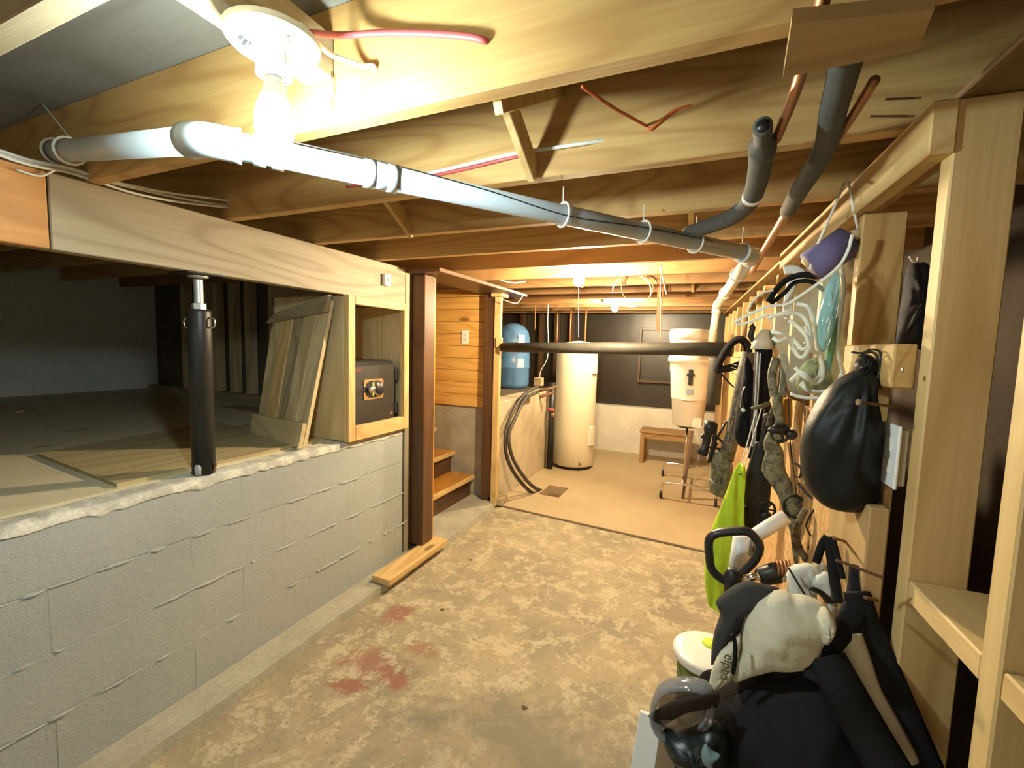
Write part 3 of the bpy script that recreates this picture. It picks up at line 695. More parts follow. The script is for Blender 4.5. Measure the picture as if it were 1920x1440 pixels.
# cabinet with safe
K = thing('cabinet', (-1.95, 2.03, .868), 'open fronted wooden box cabinet holding a safe on the block wall', 'cabinet')
MB().box(-2.25, -1.742, 1.780, 1.796, .870, 1.632).build('side_panel', CRATE['z'], K)
MB().box(-2.25, -1.742, 2.268, 2.284, .870, 1.632).build('side_panel', CRATE['z'], K)
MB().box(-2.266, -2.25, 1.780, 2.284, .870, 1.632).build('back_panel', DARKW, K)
MB().box(-2.25, -1.742, 1.797, 2.267, 1.615, 1.632).build('top_panel', BROWN['x'], K)
MB().box(-2.25, -1.742, 1.797, 2.267, .870, .905).build('bottom_panel', CRATE['x'], K)
MB().box(-1.741, -1.703, 1.776, 1.826, .868, 1.636).build('stile', PALE['z'], K)
MB().box(-1.741, -1.703, 2.240, 2.286, .868, 1.636).build('stile', PALE['z'], K)
MB().box(-1.741, -1.703, 1.827, 2.239, .868, .945).build('rail', PALE['y'], K)
MB().box(-1.741, -1.703, 1.827, 2.239, 1.592, 1.636).build('rail', PALE['y'], K)
for y0, y1 in ((1.99, 2.10), (2.105, 2.22)): MB().box(-2.249, -2.235, y0, y1, .92, 1.60).build('inner_board', CRATE['z'], K)
SF = thing('safe', (-1.93, 2.03, .906), 'black fire safe with silver dial plate inside the cabinet', 'safe')
y0, y1, z0, z1, xf = 1.845, 2.215, .908, 1.292, -1.775
MB().box(-2.17, xf, y0, y1, z0, z1, .008).build('body', BLACK_P, SF)
MB().box(xf, xf+.022, y0+.006, y1-.004, z0+.006, z1-.022, .006).build('door', plain('safe_grey', (.030, .027, .022), .5, var=.3, scale=60), SF)
for zz in (1.205, 1.0): MB().box(xf+.004, xf+.030, y1-.012, y1+.016, zz-.038, zz+.038, .003).build('hinge', BLACK_P, SF)
yc, zc, x = 2.02, 1.13, xf+.022
def rrect(hw, hh, r, n=6):
    out = []
    for (sx, sy, a0) in ((1, 1, 0), (-1, 1, 90), (-1, -1, 180), (1, -1, 270)):
        for k in range(n+1):
            a = math.radians(a0+90*k/n); out.append((sx*(hw-r)+r*math.cos(a), sy*(hh-r)+r*math.sin(a)))
    return out
dp = MB().prism([V((x, yc+a, zc+b)) for a, b in rrect(.082, .058, .014)], (.004, 0, 0)).build('dial_plate', CHROME, SF)
MB().prism([V((x+.004, yc+a, zc+b)) for a, b in rrect(.070, .048, .044)], (.002, 0, 0)).build('recess', BLACK_P, dp)
kr = MB().lathe((x+.005, yc+.034, zc), [(.044, 0), (.044, .006), (.038, .012), (.037, .013), (.0, .014)], 28, (1, 0, 0)).build('keypad_ring', CHROME, SF, True)
MB().lathe((x+.018, yc+.034, zc), [(.037, 0), (.035, .003), (0, .003)], 28, (1, 0, 0)).build('keypad', BLACK_P, kr, True)
MB().lathe((x+.005, yc-.045, zc), [(.012, 0), (.012, .012), (.020, .016), (.020, .024), (.014, .028), (0, .028)], 20, (1, 0, 0)).build('knob', STEEL, SF, True)
MB().box(x+.006, x+.010, yc-.018, yc-.004, zc-.038, zc+.04, .001).build('paper_tag', plain('green_tag', (.35, .55, .12), .6), SF)
lettering('SENTRY', (x+.0006, 1.895, 1.240), (0, 1, 0), (0, 0, 1), .022, plain('red_print', (.45, .10, .09), .5), SF)
MB().box(x, x+.001, 2.165, 2.190, .965, .980, 0).build('badge', STEEL, SF)
# plank panel leaning on the cabinet
bl, br, tr, tl = V((-2.285, 1.700, .872)), V((-1.790, 1.585, .872)), V((-1.785, 1.772, 1.625)), V((-2.27, 1.815, 1.560))
u = (br-bl); nn = u.cross(tl-bl).normalized(); nn = nn if nn.y < 0 else -nn
LP = thing('plank_panel', tuple((bl+br)/2), 'panel of vertical planks with two battens leaning against the cabinet', 'panel')
for k in range(5):
    a, b = k/5+.004, (k+1)/5-.004; off = nn*(.007 if k % 2 else 0.0)
    P = lambda s, t: bl.lerp(br, s).lerp(tl.lerp(tr, s), t)
    f = MB(); q = [P(a, .015+.02*random.random()), P(b, .015), P(b, .97), P(a, .97)]
    f.hexa([q[0]+off, q[1]+off, q[2]+off, q[3]+off]+[p+nn*.018+off for p in q]); f.build('plank', (CRATE, PALE, GREYW, CRATE, CRATE)[k]['z'], LP)
for t0, t1, nm in ((-.004, .150, 'batten'), (.885, 1.0, 'batten')):
    q = [P(-.02, t0), P(1.01, t0), P(1.01, t1), P(-.02 if t0 < .5 else .12, t1-.05*(t0 > .5))]
    MB().hexa([p+nn*.026 for p in q]+[p+nn*.046 for p in q]).build(nm, (CRATE if t0 < .5 else GREYW)['x'], LP)
tag(MB().box(-1.680, -1.555, 1.925, 2.53, .043, .079).build('wood_block', PALE['y']), 'short plank lying on the concrete ledge at the foot of post', 'plank')

# ================================================================== UTILITY ROOM THINGS
hc = V((-1.405, 5.05, .012)); HT = thing('water_heater', tuple(hc), 'tall cream electric water heater in the back room', 'water heater')
MB().lathe(hc, [(.215, .0), (.222, .035)], 32).build('base_ring', BLACK_P, HT, True)
MB().lathe(hc, [(.232, .035), (.236, .05), (.236, 1.365), (.230, 1.39), (.20, 1.41), (0, 1.42)], 40).build('tank', CREAM, HT, True)
for z0, z1, lb in ((1.10, 1.26, 0), (.28, .50, 1)):
    d = V((math.cos(-.35), math.sin(-.35), 0)); t = V((-d.y, d.x, 0)); p = hc+d*.225+V((0, 0, z0))
    MB().cham(p-t*.04, t*.08, d*.035, V((0, 0, z1-z0)), .006).build('access_panel', CREAM2, HT)
d = V((.55, -.83, 0)); p = hc+d*.225+V((0, 0, .085))
MB().cyl(p, p+d*.06, .011).build('drain_valve', COPPER, HT, True)
MB().lathe(hc+V((.02, 0, 1.415)), [(.17, 0), (.165, .02), (.12, .035), (.05, .045), (0, .05)], 24).build('insulation_cap', WCLOTH, HT, True)
for dx in (-.1, .08): MB().cyl(hc+V((dx, .02, 1.40)), hc+V((dx, .02, 1.95)), .011, n=10).build('riser_pipe', COPPER, HT, True)
tc_ = V((-2.13, 4.85, .902)); BT = thing('pressure_tank', tuple(tc_), 'blue well pressure tank standing on the low concrete wall', 'tank')
MB().lathe(tc_, [(.16, .0), (.19, .03), (.20, .06), (.20, .24), (.204, .245), (.204, .255), (.20, .26), (.20, .48), (.203, .485), (.2, .49), (.20, .56), (.18, .66), (.13, .725), (.06, .755), (0, .76)], 36).build('shell', BLUE_T, BT, True)
for z, h in ((.58, .09), (.30, .10)):
    d = V((.78, -.62, 0)).normalized(); t = V((-d.y, d.x, 0)); p = tc_+d*.196+V((0, 0, z-.05))
    MB().cham(p-t*.04, t*.08, d*.006, V((0, 0, h)), .001).build('paper_label', CREAM2, BT)
PF = thing('pump_fittings', tuple(onY(1010, 720, 4.55)), 'brown pipe fittings and pressure switch beside the blue tank', 'pipe fittings')
q = onY(1012, 716, 4.55)
MB().box(q.x-.06, q.x+.03, 4.52, 4.60, q.z-.045, q.z+.045, .006).build('pressure_switch', GREYW['x'], PF)
MB().cyl(onY(990, 752, 4.5), onY(1040, 735, 4.6), .016, n=12).build('pipe_length', RUST, PF, True)
MB().cyl(onY(1005, 735, 4.5), onY(1045, 725, 4.6), .014, n=12).build('pipe_length', RUST, PF, True)
MB().cyl(V((-1.60, 4.78, 1.0)), V((-1.60, 4.78, .02)), .035, n=14).build('standpipe', BLACK_M, PF, True)
MB().cyl(V((-1.63, 4.74, .70)), V((-1.55, 4.70, .70)), .016, n=10).build('valve', RED, PF, True)
MB().lathe((-1.56, 4.72, .62), [(.02, 0), (.02, .03), (.008, .05)], 10).build('valve', COPPER, PF, True)
for k, (off, lb) in enumerate(((0, 'outer of two black hoses arching from fittings into the floor hole'), (1, 'inner of two black hoses arching from fittings into the floor hole'))):
    d = 10*k
    P_ = [onY(1008, 725+d, 4.28), onY(985, 738+d, 4.0), onY(962+d*.6, 770+d, 3.72), onY(948+d*.6, 815, 3.54), onY(950+d, 855, 3.55), onY(966+d*1.2, 890-d*.2, 3.68), onY(990+d*.9, 918-d*.6, 3.85), onZ(1012+d, 933-d, -.04)]
    cable('black_hose', P_, .017, plain('hose_brown', (.055, .045, .035), .5, var=.3), lb, 'hose', 50, 'black hoses')
dr = MB().box(hx0+.01, hx1-.01, hy0+.01, hy1-.01, -.098, -.075, 0)
tag(dr.build('floor_drain', RUST), 'rusty square drain hole sunk in the back floor by hose ends', 'drain')
# stool
ST2 = thing('step_stool', (-.44, 5.72, .012), 'low wooden stool standing against the white back wall', 'stool')
xa, xb, ya, yb, zt2 = -.72, -.16, 5.58, 5.86, .42
MB().box(xa-.01, xb+.01, ya-.01, yb+.01, zt2-.03, zt2).build('seat', OAK['x'], ST2)
for (x, y) in ((xa, ya), (xb-.05, ya), (xa, yb-.04), (xb-.05, yb-.04)): MB().box(x, x+.05, y, y+.04, .013, zt2-.031).build('leg', OAK['z'], ST2)
MB().box(xa+.051, xb-.051, ya+.005, ya+.025, zt2-.10, zt2-.031).build('apron', OAK['x'], ST2)
# white tub on wheeled stand
tcn = V((-.165, 4.72, 0)); TB = thing('white_tub', (tcn.x, tcn.y, .66), 'tapered white plastic tub with nested rims held on a wheeled stand', 'tub')
MB().lathe((tcn.x, tcn.y, .665), [(.130, 0), (.140, .01), (.160, .255), (.163, .258), (.168, .27), (.170, .28), (.186, .52), (.192, .535), (.196, .62), (.214, .625), (.214, .665), (.205, .67), (.207, .84)], 40).build('tub_body', PVC_W, TB, True)
MB().lathe((tcn.x, tcn.y, 1.506), [(.215, 0), (.217, .07), (.205, .095), (0, .10)], 40).build('lid', PVC_W, TB, True)
hp = V((tcn.x+.01, tcn.y-.205, 1.15))
MB().box(hp.x-.02, hp.x+.02, hp.y-.01, hp.y+.02, hp.z-.075, hp.z+.075, .006).build('clasp', BLACK_P, TB)
MB().box(hp.x-.035, hp.x+.035, hp.y-.016, hp.y+.01, hp.z+.01, hp.z+.035, .006).build('clasp', BLACK_P, TB)
MB().tube([V((tcn.x-.06, tcn.y-.185, .935)), V((tcn.x+.0, tcn.y-.193, .93)), V((tcn.x+.06, tcn.y-.185, .935))], .006, 8).build('rim_lip', PVC_W, TB, True)
MB().box(hp.x-.03, hp.x+.03, hp.y+.018, hp.y+.024, .985, 1.04, .001).build('label', STEEL, TB, label='small grey printed sticker')
MB().box(tcn.x+.05, tcn.x+.13, tcn.y-.145, tcn.y-.05, .668, .76, .004).build('spout', PVC_W, TB)
SD = thing('wheeled_stand', (tcn.x, tcn.y, .012), 'chrome stand with bowed legs on black casters under the white tub', 'stand')
MB().cyl(V((tcn.x, tcn.y, .16)), V((tcn.x, tcn.y, .655)), .013, n=12).build('pole', CHROME, SD, True)
MB().lathe((tcn.x, tcn.y, .645), [(.09, 0), (.1, .01), (.1, .018)], 20).build('top_plate', BLACK_P, SD, True)
for yy, s_ in ((4.34, 0), (5.12, 1)):
    lx, rx = (-.345, .125) if not s_ else (-.40, .10)
    lg = MB().tube(spline([V((lx, yy, .07)), V((lx+.005, yy, .12)), V((lx+.04, yy, .16)), V((lx+.2, yy, .17)), V((rx-.06, yy, .155)), V((rx-.005, yy, .12)), V((rx, yy, .07))], 28), .011, 10).build('leg', CHROME, SD, True)
    for xx in (lx, rx):
        MB().lathe((xx-.012, yy, .048), [(.030, 0), (.036, .004), (.036, .020), (.030, .024)], 18, (1, 0, 0)).build('caster', BLACK_P, lg, True)
MB().cyl(V((tcn.x, 4.34, .168)), V((tcn.x, 5.12, .168)), .010, n=10).build('crossbar', CHROME, SD, True)
a = onZ(1280, 935, .012)
tag(MB().bar(a, V((a.x+.045, a.y+.15, .64)), .026, .026, (0, 1, 0)).build('brown_stick', BROWN['z']), 'slim brown stick shape rising from the floor under the white tub', 'stick')  # slim brown bar leaning from the floor up to the tub

# black tube across the passage
TA, TBp = V((-1.575, 3.375, 1.383)), V((.105, 2.705, 1.412))
BTU = thing('black_tube', tuple((TA+TBp)/2), 'long black foam covered tube hung level across the passage', 'tube')
MB().cyl(TA, TBp, .0385, n=24).build('tube_body', FOAM_B, BTU, True)
gr = onY(1343, 668, 2.74)
MB().lathe((gr.x, gr.y, gr.z-.27), [(.03, 0), (.037, .004), (.037, .25), (.034, .26), (.0, .262)], 20).build('grip', FOAM_B, BTU, True)
MB().cyl(V((gr.x, gr.y, gr.z-.02)), V((gr.x, gr.y-.0, gr.z+.03)), .012, n=10).build('grip_stem', STEEL, BTU, True)
L_ = [onY(x, y, 2.66) for x, y in ((1345, 690), (1362, 655), (1385, 636), (1402, 650), (1398, 676), (1375, 688), (1356, 692))]
MB().tube(spline(L_, 40, True), [(.032, .020)]*40, 10, True, flat=(0, 1, 0)).build('strap_loop', BLACK_F, BTU, True)
for px in (1085, 1238): tag(MB().cyl(onY(px, 632, 3.1), onY(px, 500, 3.1), .002, n=6).build('hanging_string', CORD_W), 'thin string holding the black tube, %s' % ('left of the farther warm bulb' if px < 1100 else 'beside the orange straps'), 'string', 'strings holding the black tube')

# ================================================================== RIGHT WALL: HUNG GEAR
# crossbow
CB = thing('crossbow', tuple(onY(1370, 900, 2.15)), 'camouflage crossbow with scope hanging nose up at the far end of gear wall', 'crossbow')
Y = 2.15; p2 = PX(Y)
MB().tube(p2([(1404, 660), (1396, 700), (1384, 760), (1372, 820), (1360, 862)]), [(.026, .02), (.030, .022), (.028, .022), (.030, .022), (.034, .024)], 10, flat=(1, 0, 0)).build('barrel', CAMO, CB, True)
MB().pillow(p2([(1338, 850), (1362, 842), (1374, 870), (1372, 905), (1370, 935), (1348, 932), (1332, 915), (1330, 890)]), FRONT, .035, wob=.004).build('stock', CAMO_G, CB, True)
MB().pillow(p2([(1330, 895), (1352, 900), (1368, 905), (1366, 935), (1335, 925), (1328, 912)]), FRONT, .045).build('grip', CAMO_G, CB, True)
q = p2([(1332, 792), (1330, 808), (1328, 812), (1322, 835), (1320, 836), (1314, 850)])
MB().tube(p2([(1333, 790), (1330, 808), (1328, 813), (1322, 838), (1320, 842), (1316, 852)]), [.026, .024, .017, .017, .022, .023], 14).build('scope', BLACK_P, CB, True)
MB().cyl(*p2([(1324, 818), (1314, 818)]), .010, n=12).build('scope_knob', BLACK_P, CB, True)
MB().tube(p2([(1343, 795), (1338, 830), (1330, 866)]), .008, 8).build('rail', BLACK_P, CB, True)
for a, b in (((1335, 808), (1355, 830)), ((1326, 838), (1350, 842)), ((1340, 830), (1362, 790)), ((1328, 868), (1345, 830))): MB().cyl(*p2([a, b]), .005, n=8).build('mount', BLACK_P, CB, True)
for y in (685, 692, 702): MB().cyl(onY(1372, y-3, 2.2), onY(1390, y+3, Y), .0025, n=6).build('string', BLACK_P, CB, True)
MB().tube(spline(PX(2.3)([(1352, 700), (1362, 712), (1375, 725)])+[onY(1385, 733, Y)], 14), .004, 6).build('sling', BLACK_F, CB, True)
for k in range(4):
    t = (.2, .4, .6, .78)[k]; MB().bar(onY(1398-40*t+2, 690+150*t, Y-.028), onY(1398-40*t-3, 712+150*t, Y-.028), .006, .002).build('highlight_rail', STEEL, CB)
# dark rounded case
Y = 2.02
CS = thing('soft_case', tuple(onY(1395, 830, Y)), 'dark rounded soft case with white button hanging beside the crossbow', 'case')
MB().pillow(PX(Y)([(1398, 668), (1412, 690), (1416, 740), (1412, 800), (1405, 836), (1390, 838), (1378, 822), (1376, 800), (1384, 750), (1392, 700)]), FRONT, .045, wob=.003).build('case_body', BLACK_F, CS, True)
p = onY(1394, 769, Y-.045); MB().lathe(p, [(.0085, 0), (.008, .004), (0, .005)], 12, (0, -1, 0)).build('button', WHITE_P, CS, True)
MB().tube(spline(PX(Y-.05)([(1398, 725), (1392, 735), (1388, 760), (1390, 765)]), 12), .003, 6).build('clip', STEEL, CS, True)
# arrow quiver tube with pale and green cap
Y = 1.95
Q = thing('arrow_tube', tuple(onY(1428, 800, Y)), 'black arrow tube with white and green cone cap on the gear wall', 'quiver')
MB().tube(PX(Y)([(1432, 652), (1428, 740), (1416, 860)]), [.030, .030, .026], 14).build('tube', BLACK_F, Q, True)
MB().tube(PX(Y)([(1430, 655), (1431, 640), (1436, 618)]), [.042, .036, .016], 16).build('cap', plain('cap_white', (.70, .64, .50), .6), Q, True)
MB().tube(PX(Y)([(1440, 648), (1441, 634), (1443, 622)]), [.030, .024, .016], 14).build('cap_band', plain('dull_green', (.14, .20, .11), .6), Q, True)
MB().tube(PX(Y)([(1407, 610), (1412, 614), (1407, 630), (1412, 640)]), [.012, .010, .012, .008], 8).build('cord_lock', BLACK_P, Q, True)
for k, (a, b, lb) in enumerate((((1421, 660), (1411, 838), 'left one of two thin pale rods beside the arrow tube'), ((1426, 662), (1414, 850), 'right one of two thin pale rods beside the arrow tube'))):
    tag(MB().cyl(onY(*a, 1.90), onY(*b, 1.90), .0032, n=8).build('slim_rod', GALV), lb, 'rod', 'slim rods')
# black compound bow
def bow(Y, riser, limbs, cams, mat, cmat, label, strings, extra=()):
    o = thing('compound_bow', tuple(onY(*riser[-1][0], Y)), label, 'bow')
    MB().tube(spline([onY(*p, Y) for p, r in riser], 30), [(lambda t: (riser[int(t)][1]*(1-t % 1)+riser[min(int(t)+1, len(riser)-1)][1]*(t % 1), .014))(i*(len(riser)-1)/29*.9999) for i in range(30)], 10, flat=(1, 0, 0)).build('riser', mat, o, True)
    for l in limbs: MB().tube(spline([onY(x, y, Y+dy) for x, y, dy in l], 16), [(.013, .006)]*16, 8, flat=(1, 0, 0)).build('limb', mat, o, True)
    for (x, y, r) in cams:
        p = onY(x, y, Y-.01)
        cm = MB().tube([p+V((r*math.cos(t), .0, r*1.15*math.sin(t))) for t in [2*math.pi*k/20 for k in range(20)]], .005, 6, True).build('cam', cmat, o, True)
        for a in (0, 1.05, 2.1): MB().cyl(p+V((r*math.cos(a), 0, r*1.1*math.sin(a))), p-V((r*math.cos(a), 0, r*1.1*math.sin(a))), .003, n=6).build('cam_spoke', cmat, cm)
    for a, b in strings: MB().cyl(onY(*a, Y-.005), onY(*b, Y-.005), .0018, n=6).build('bowstring', BLACK_P, o)
    for (x, y, wx, hy, m) in extra: MB().pillow([onY(x+wx*math.cos(t), y+hy*math.sin(t), Y-.015) for t in [2*math.pi*k/8 for k in range(8)]], FRONT, .014, 4, 20).build('accessory', m, o, True)
    return o
bow(1.86, [((1430, 830), .024), ((1424, 870), .034), ((1420, 905), .046), ((1417, 940), .046), ((1412, 985), .042), ((1408, 1040), .03)],
    [[(1430, 845, 0), (1436, 800, .0), (1440, 760, .02)], [(1405, 1000, 0), (1398, 1050, 0), (1392, 1090, .02)]],
    [(1402, 962, .022), (1438, 955, .026)], BLACK_M, BLACK_P, 'black compound bow hanging behind the lime bag cord',
    [((1418, 865), (1406, 965)), ((1412, 880), (1414, 990))], [(1393, 962, 9, 13, BLACK_P), (1435, 968, 12, 10, BLACK_P), (1388, 972, 6, 5, BLACK_P)])
bow(1.74, [((1455, 742), .016), ((1462, 790), .015), ((1456, 812), .026), ((1446, 832), .024), ((1452, 850), .028), ((1450, 880), .036), ((1464, 905), .030), ((1478, 930), .030), ((1492, 975), .030), ((1500, 1010), .02)],
    [[(1452, 745, 0), (1447, 705, 0), (1455, 672, .02)], [(1466, 745, 0), (1472, 700, 0), (1468, 665, .02)], [(1498, 1000, 0), (1512, 1035, 0), (1515, 1060, 0)], [(1490, 1000, 0), (1495, 1040, 0), (1500, 1060, 0)]],
    [(1463, 812, .026), (1490, 950, .032), (1508, 1020, .03)], CAMO_G, BLACK_M, 'camouflage compound bow in the middle of the gear wall',
    [((1478, 745), (1486, 925)), ((1482, 830), (1493, 920)), ((1506, 755), (1510, 800))], [(1458, 806, 20, 8, BLACK_P), (1484, 815, 12, 10, BLACK_M), (1440, 780, 10, 6, CAMO), (1520, 948, 7, 9, BLACK_P), (1516, 1015, 9, 12, BLACK_P)])
tag(MB().tube(PX(1.8)([(1474, 748), (1473, 775), (1472, 800)]), [.018, .021, .019], 14).build('amber_bottle', AMBER, smooth=True), 'small amber bottle shape hung between the bows', 'bottle')
tag(MB().tube(spline(PX(1.76)([(1468, 690), (1462, 740), (1450, 775), (1443, 800)]), 16), [(.016, .01)]*16, 8).build('brown_strap', plain('brown_web', (.10, .07, .04), .8, bmp=.3), smooth=True), 'dark brown webbing strap curling left of the amber bottle', 'strap')
tag(MB().tube(PX(1.84)([(1408, 766), (1425, 763), (1445, 756)]), [.006, .008, .009], 8).build('olive_strap', plain('olive_web', (.11, .10, .05), .8), smooth=True), 'short olive strap end pointing left across the arrow tube', 'strap')
for k, x in enumerate((1478, 1486)):
    tag(MB().cyl(onY(x, 830, 1.7), onY(x+12, 925, 1.7), .003, n=6).build('arrow', plain('shaft', (.38, .20, .07), .5)), ('left' if k == 0 else 'right')+'most of two thin brown arrows right of the camouflage bow', 'arrow', 'brown arrows')
for k, (ps, r, m, nm, lb, ct) in enumerate((
    ([(1438, 772, 1.80), (1446, 800, 1.78), (1440, 830, 1.78), (1446, 860, 1.80), (1440, 900, 1.82)], (.014, .008), BLACK_F, 'black_web_strap', 'black webbing strap twisting between the black and camouflage bows', 'strap'),
    ([(1496, 905, 1.66), (1512, 925, 1.64), (1528, 940, 1.62), (1536, 965, 1.62), (1528, 1000, 1.62), (1516, 1030, 1.62)], (.004, .004), BLACK_P, 'paracord', 'thin black cord looping below the black drawstring bag', 'cord'),
    ([(1536, 945, 1.60), (1522, 962, 1.60), (1512, 985, 1.60), (1520, 1005, 1.60)], (.003, .003), BLACK_P, 'paracord', 'short black cord curling beside the lower camouflage limb', 'cord'),
    ([(1490, 868, 1.66), (1502, 878, 1.64), (1500, 894, 1.64), (1488, 890, 1.66)], (.004, .004), BLACK_P, 'wrist_sling', 'small black loop sticking out right of the camouflage riser', 'sling'),
    ([(1506, 748, 1.55), (1509, 770, 1.55), (1508, 790, 1.55)], (.002, .002), RUST, 'bead_chain', 'thin dark cord with bead left of the drawstring bag', 'cord'),
    ([(1510, 955, 1.60), (1500, 975, 1.60), (1492, 1000, 1.62), (1500, 1030, 1.62), (1512, 1050, 1.62)], (.012, .008), CAMO, 'camouflage_strap', 'camouflage strap hanging at the foot of the camouflage bow', 'strap'))):
    tag(MB().tube(spline([onY(*q) for q in ps], 24), [r]*24, 8).build(nm, m, smooth=True), lb, ct)
# lime bag on a white cord
Y = 1.80
LB = thing('lime_bag', tuple(onY(1360, 1130, Y)), 'long lime green fabric sleeve hanging by a pale cord', 'bag')
lime = [(1393, 868), (1397, 872), (1396, 895), (1392, 925), (1390, 960), (1397, 985), (1396, 1010), (1380, 1060), (1365, 1100), (1352, 1145), (1335, 1135), (1324, 1110), (1326, 1070), (1340, 1010), (1352, 965), (1368, 925), (1376, 885), (1386, 872)]
lx = [((1391, 870), .008), ((1386, 890), .022), ((1378, 930), .030), ((1370, 970), .045), ((1364, 1010), .062), ((1356, 1060), .066), ((1348, 1100), .050), ((1342, 1135), .026), ((1341, 1146), .006)]
f_ = MB().tube(spline([onY(*p, Y) for p, r in lx], 28), [(lambda t: (lx[int(t)][1]*(1-t % 1)+lx[min(int(t)+1, 8)][1]*(t % 1), .55*(lx[int(t)][1]*(1-t % 1)+lx[min(int(t)+1, 8)][1]*(t % 1))))(i*8/27*.9999) for i in range(28)], 28, flat=(1, 0, 0))
for i, p in enumerate(f_.v): p.y += .010*math.sin(p.x*150+p.z*9)+.004*math.sin(p.x*330-p.z*14)
f_.build('sleeve', LIME, LB, True)
for a, b in (((1391, 868), (1418, 770)), ((1397, 872), (1428, 765))): MB().cyl(onY(*a, Y), onY(*b, Y), .002, n=6).build('cord', CORD_W, LB)
MB().lathe(onY(1388, 888, Y-.03), [(.005, 0), (.004, .01)], 8, (0, -1, 0)).build('toggle', OLIVE, LB, True)
# white tubes
tag(MB().tube(PX(1.55)([(1388, 1022), (1474, 968)]), [.0215, .0215], 18).build('white_tube', WHITE_P, smooth=True), 'white plastic tube slanting up to the right behind the black handle', 'tube', 'white plastic tubes')
tag(MB().tube(PX(1.50)([(1392, 1005), (1382, 1085)]), [.026, .028], 18).build('white_tube', WHITE_P, smooth=True), 'upright white plastic tube seen through the black handle', 'tube', 'white plastic tubes')
tag(MB().bar(onY(1409, 1010, 1.46), onY(1406, 1042, 1.46), .014, .01).build('clear_clip', GALV), 'small clear clip beside the upright white tube', 'clip')
# black D-handle
Y = 1.38
DH = thing('shovel', tuple(onY(1385, 1120, Y)), 'black D-shaped shovel handle sticking up out of the pile', 'shovel')
hp_ = [(1364, 1090), (1336, 1070), (1330, 1040), (1330, 1012), (1345, 1000), (1380, 996), (1402, 997), (1415, 1008), (1424, 1025), (1418, 1045), (1404, 1062), (1385, 1078)]
MB().tube(spline(PX(Y)(hp_), 48, True), [(.0145, .012)]*48, 12, True, flat=(0, 1, 0)).build('handle_grip', BLACK_P, DH, True)
MB().tube(spline(PX(Y)([(1378, 1068), (1372, 1092), (1372, 1125), (1380, 1200)]), 12), [.016, .020, .024, .026, .024, .021, .02, .018, .018, .018, .018, .018], 12).build('shaft', BLACK_P, DH, True)
sh = [onY(1380, 1200, Y)]; b_ = V((sh[0].x+.03, Y+.02, .40))
MB().cyl(sh[0], b_, .016, n=12).build('shaft', BLACK_P, DH, True)
MB().pillow([b_+V((x, 0, z)) for x, z in ((-.12, .02), (0, .06), (.12, .02), (.12, -.30), (0, -.37), (-.12, -.30))], FRONT, .02).build('blade', BLACK_P, DH, True)
# metal cylinder
Y = 1.33
FL = thing('metal_cylinder', tuple(onY(1445, 1085, Y)), 'dark metal cylinder with chrome end and coil lying beside the handle', 'tool')
MB().tube(PX(Y)([(1423, 1083), (1428, 1081), (1455, 1074), (1461, 1073)]), [.020, .024, .027, .025], 16).build('barrel', BLACK_M, FL, True)
MB().tube(PX(Y-.02)([(1396, 1086), (1424, 1079)]), [.010, .012], 12).build('chrome_tip', CHROME, FL, True)
cc = []
a, b = onY(1455, 1070, Y), onY(1482, 1066, Y)
for k in range(60): t = k/59; an = 2*math.pi*4*t; cc.append(a.lerp(b, t)+V((0, math.cos(an)*.022, math.sin(an)*.022)))
MB().tube(cc, .004, 6).build('coil', COPPER, FL, True)
MB().cyl(onY(1468, 1088, Y-.04), onY(1482, 1074, Y-.04), .006, n=10).build('clip', CHROME, FL, True)
# white cloth garment behind the pack
Y = 1.27
WC_ = thing('white_garment', tuple(onY(1520, 1140, Y)), 'white cloth garment bunched behind the backpack', 'garment')
MB().pillow(PX(Y)([(1478, 1066), (1505, 1056), (1525, 1060), (1532, 1085), (1530, 1130), (1515, 1160), (1480, 1150), (1476, 1110)]), FRONT, .04, 10, 64, seed=3, fold=.02, fs_=22).build('cloth_body', WCLOTH, WC_, True)
MB().pillow(PX(Y-.03)([(1522, 1092), (1540, 1072), (1556, 1076), (1566, 1110), (1572, 1145), (1558, 1155), (1545, 1120)]), FRONT, .03, 10, 64, seed=4, fold=.015, fs_=22).build('cloth_fold', WCLOTH, WC_, True)
MB().pillow(PX(Y-.01)([(1524, 1058), (1545, 1056), (1553, 1068), (1535, 1088), (1522, 1096)]), FRONT, .02, wob=.003).build('cloth_fold', BEIGE_D, WC_, True)
MB().cyl(onY(1478, 1064, Y-.05), onY(1512, 1120, Y-.06), .0025, n=6).build('drawcord', BLACK_P, WC_)
MB().tube(spline(PX(Y-.05)([(1520, 1103), (1540, 1112), (1556, 1130)]), 10), [(.004, .012)]*10, 8).build('zipper', BLACK_P, WC_, True)

# long nails and pegs holding things
for a, b, r, lb in (((1613, 754, .10), (1702, 766, 0), .0028, 'long spike nail in the stud edge right of the black bag'),
                    ((1563, 1009, .10), (1592, 1017, .03), .003, 'brass coloured peg with black strap knot looped over it'),
                    ((1568, 1050, .12), (1655, 1083, .05), .003, 'long dark nail carrying the wide black strap'),
                    ((1622, 1120, .09), (1645, 1126, .05), .003, 'short dark nail below the wide black strap')):
    o = tag(MB().cyl(onW(a[0], a[1], a[2]), onW(b[0], b[1], b[2]), r, n=8).build('long_nail', RUST), lb, 'nail')
    if a[0] == 1613: MB().lathe(onW(1611, 754, .10), [(.006, 0), (.006, .003)], 10, (-.9, -.4, 0)).build('nail_head', STEEL, o)
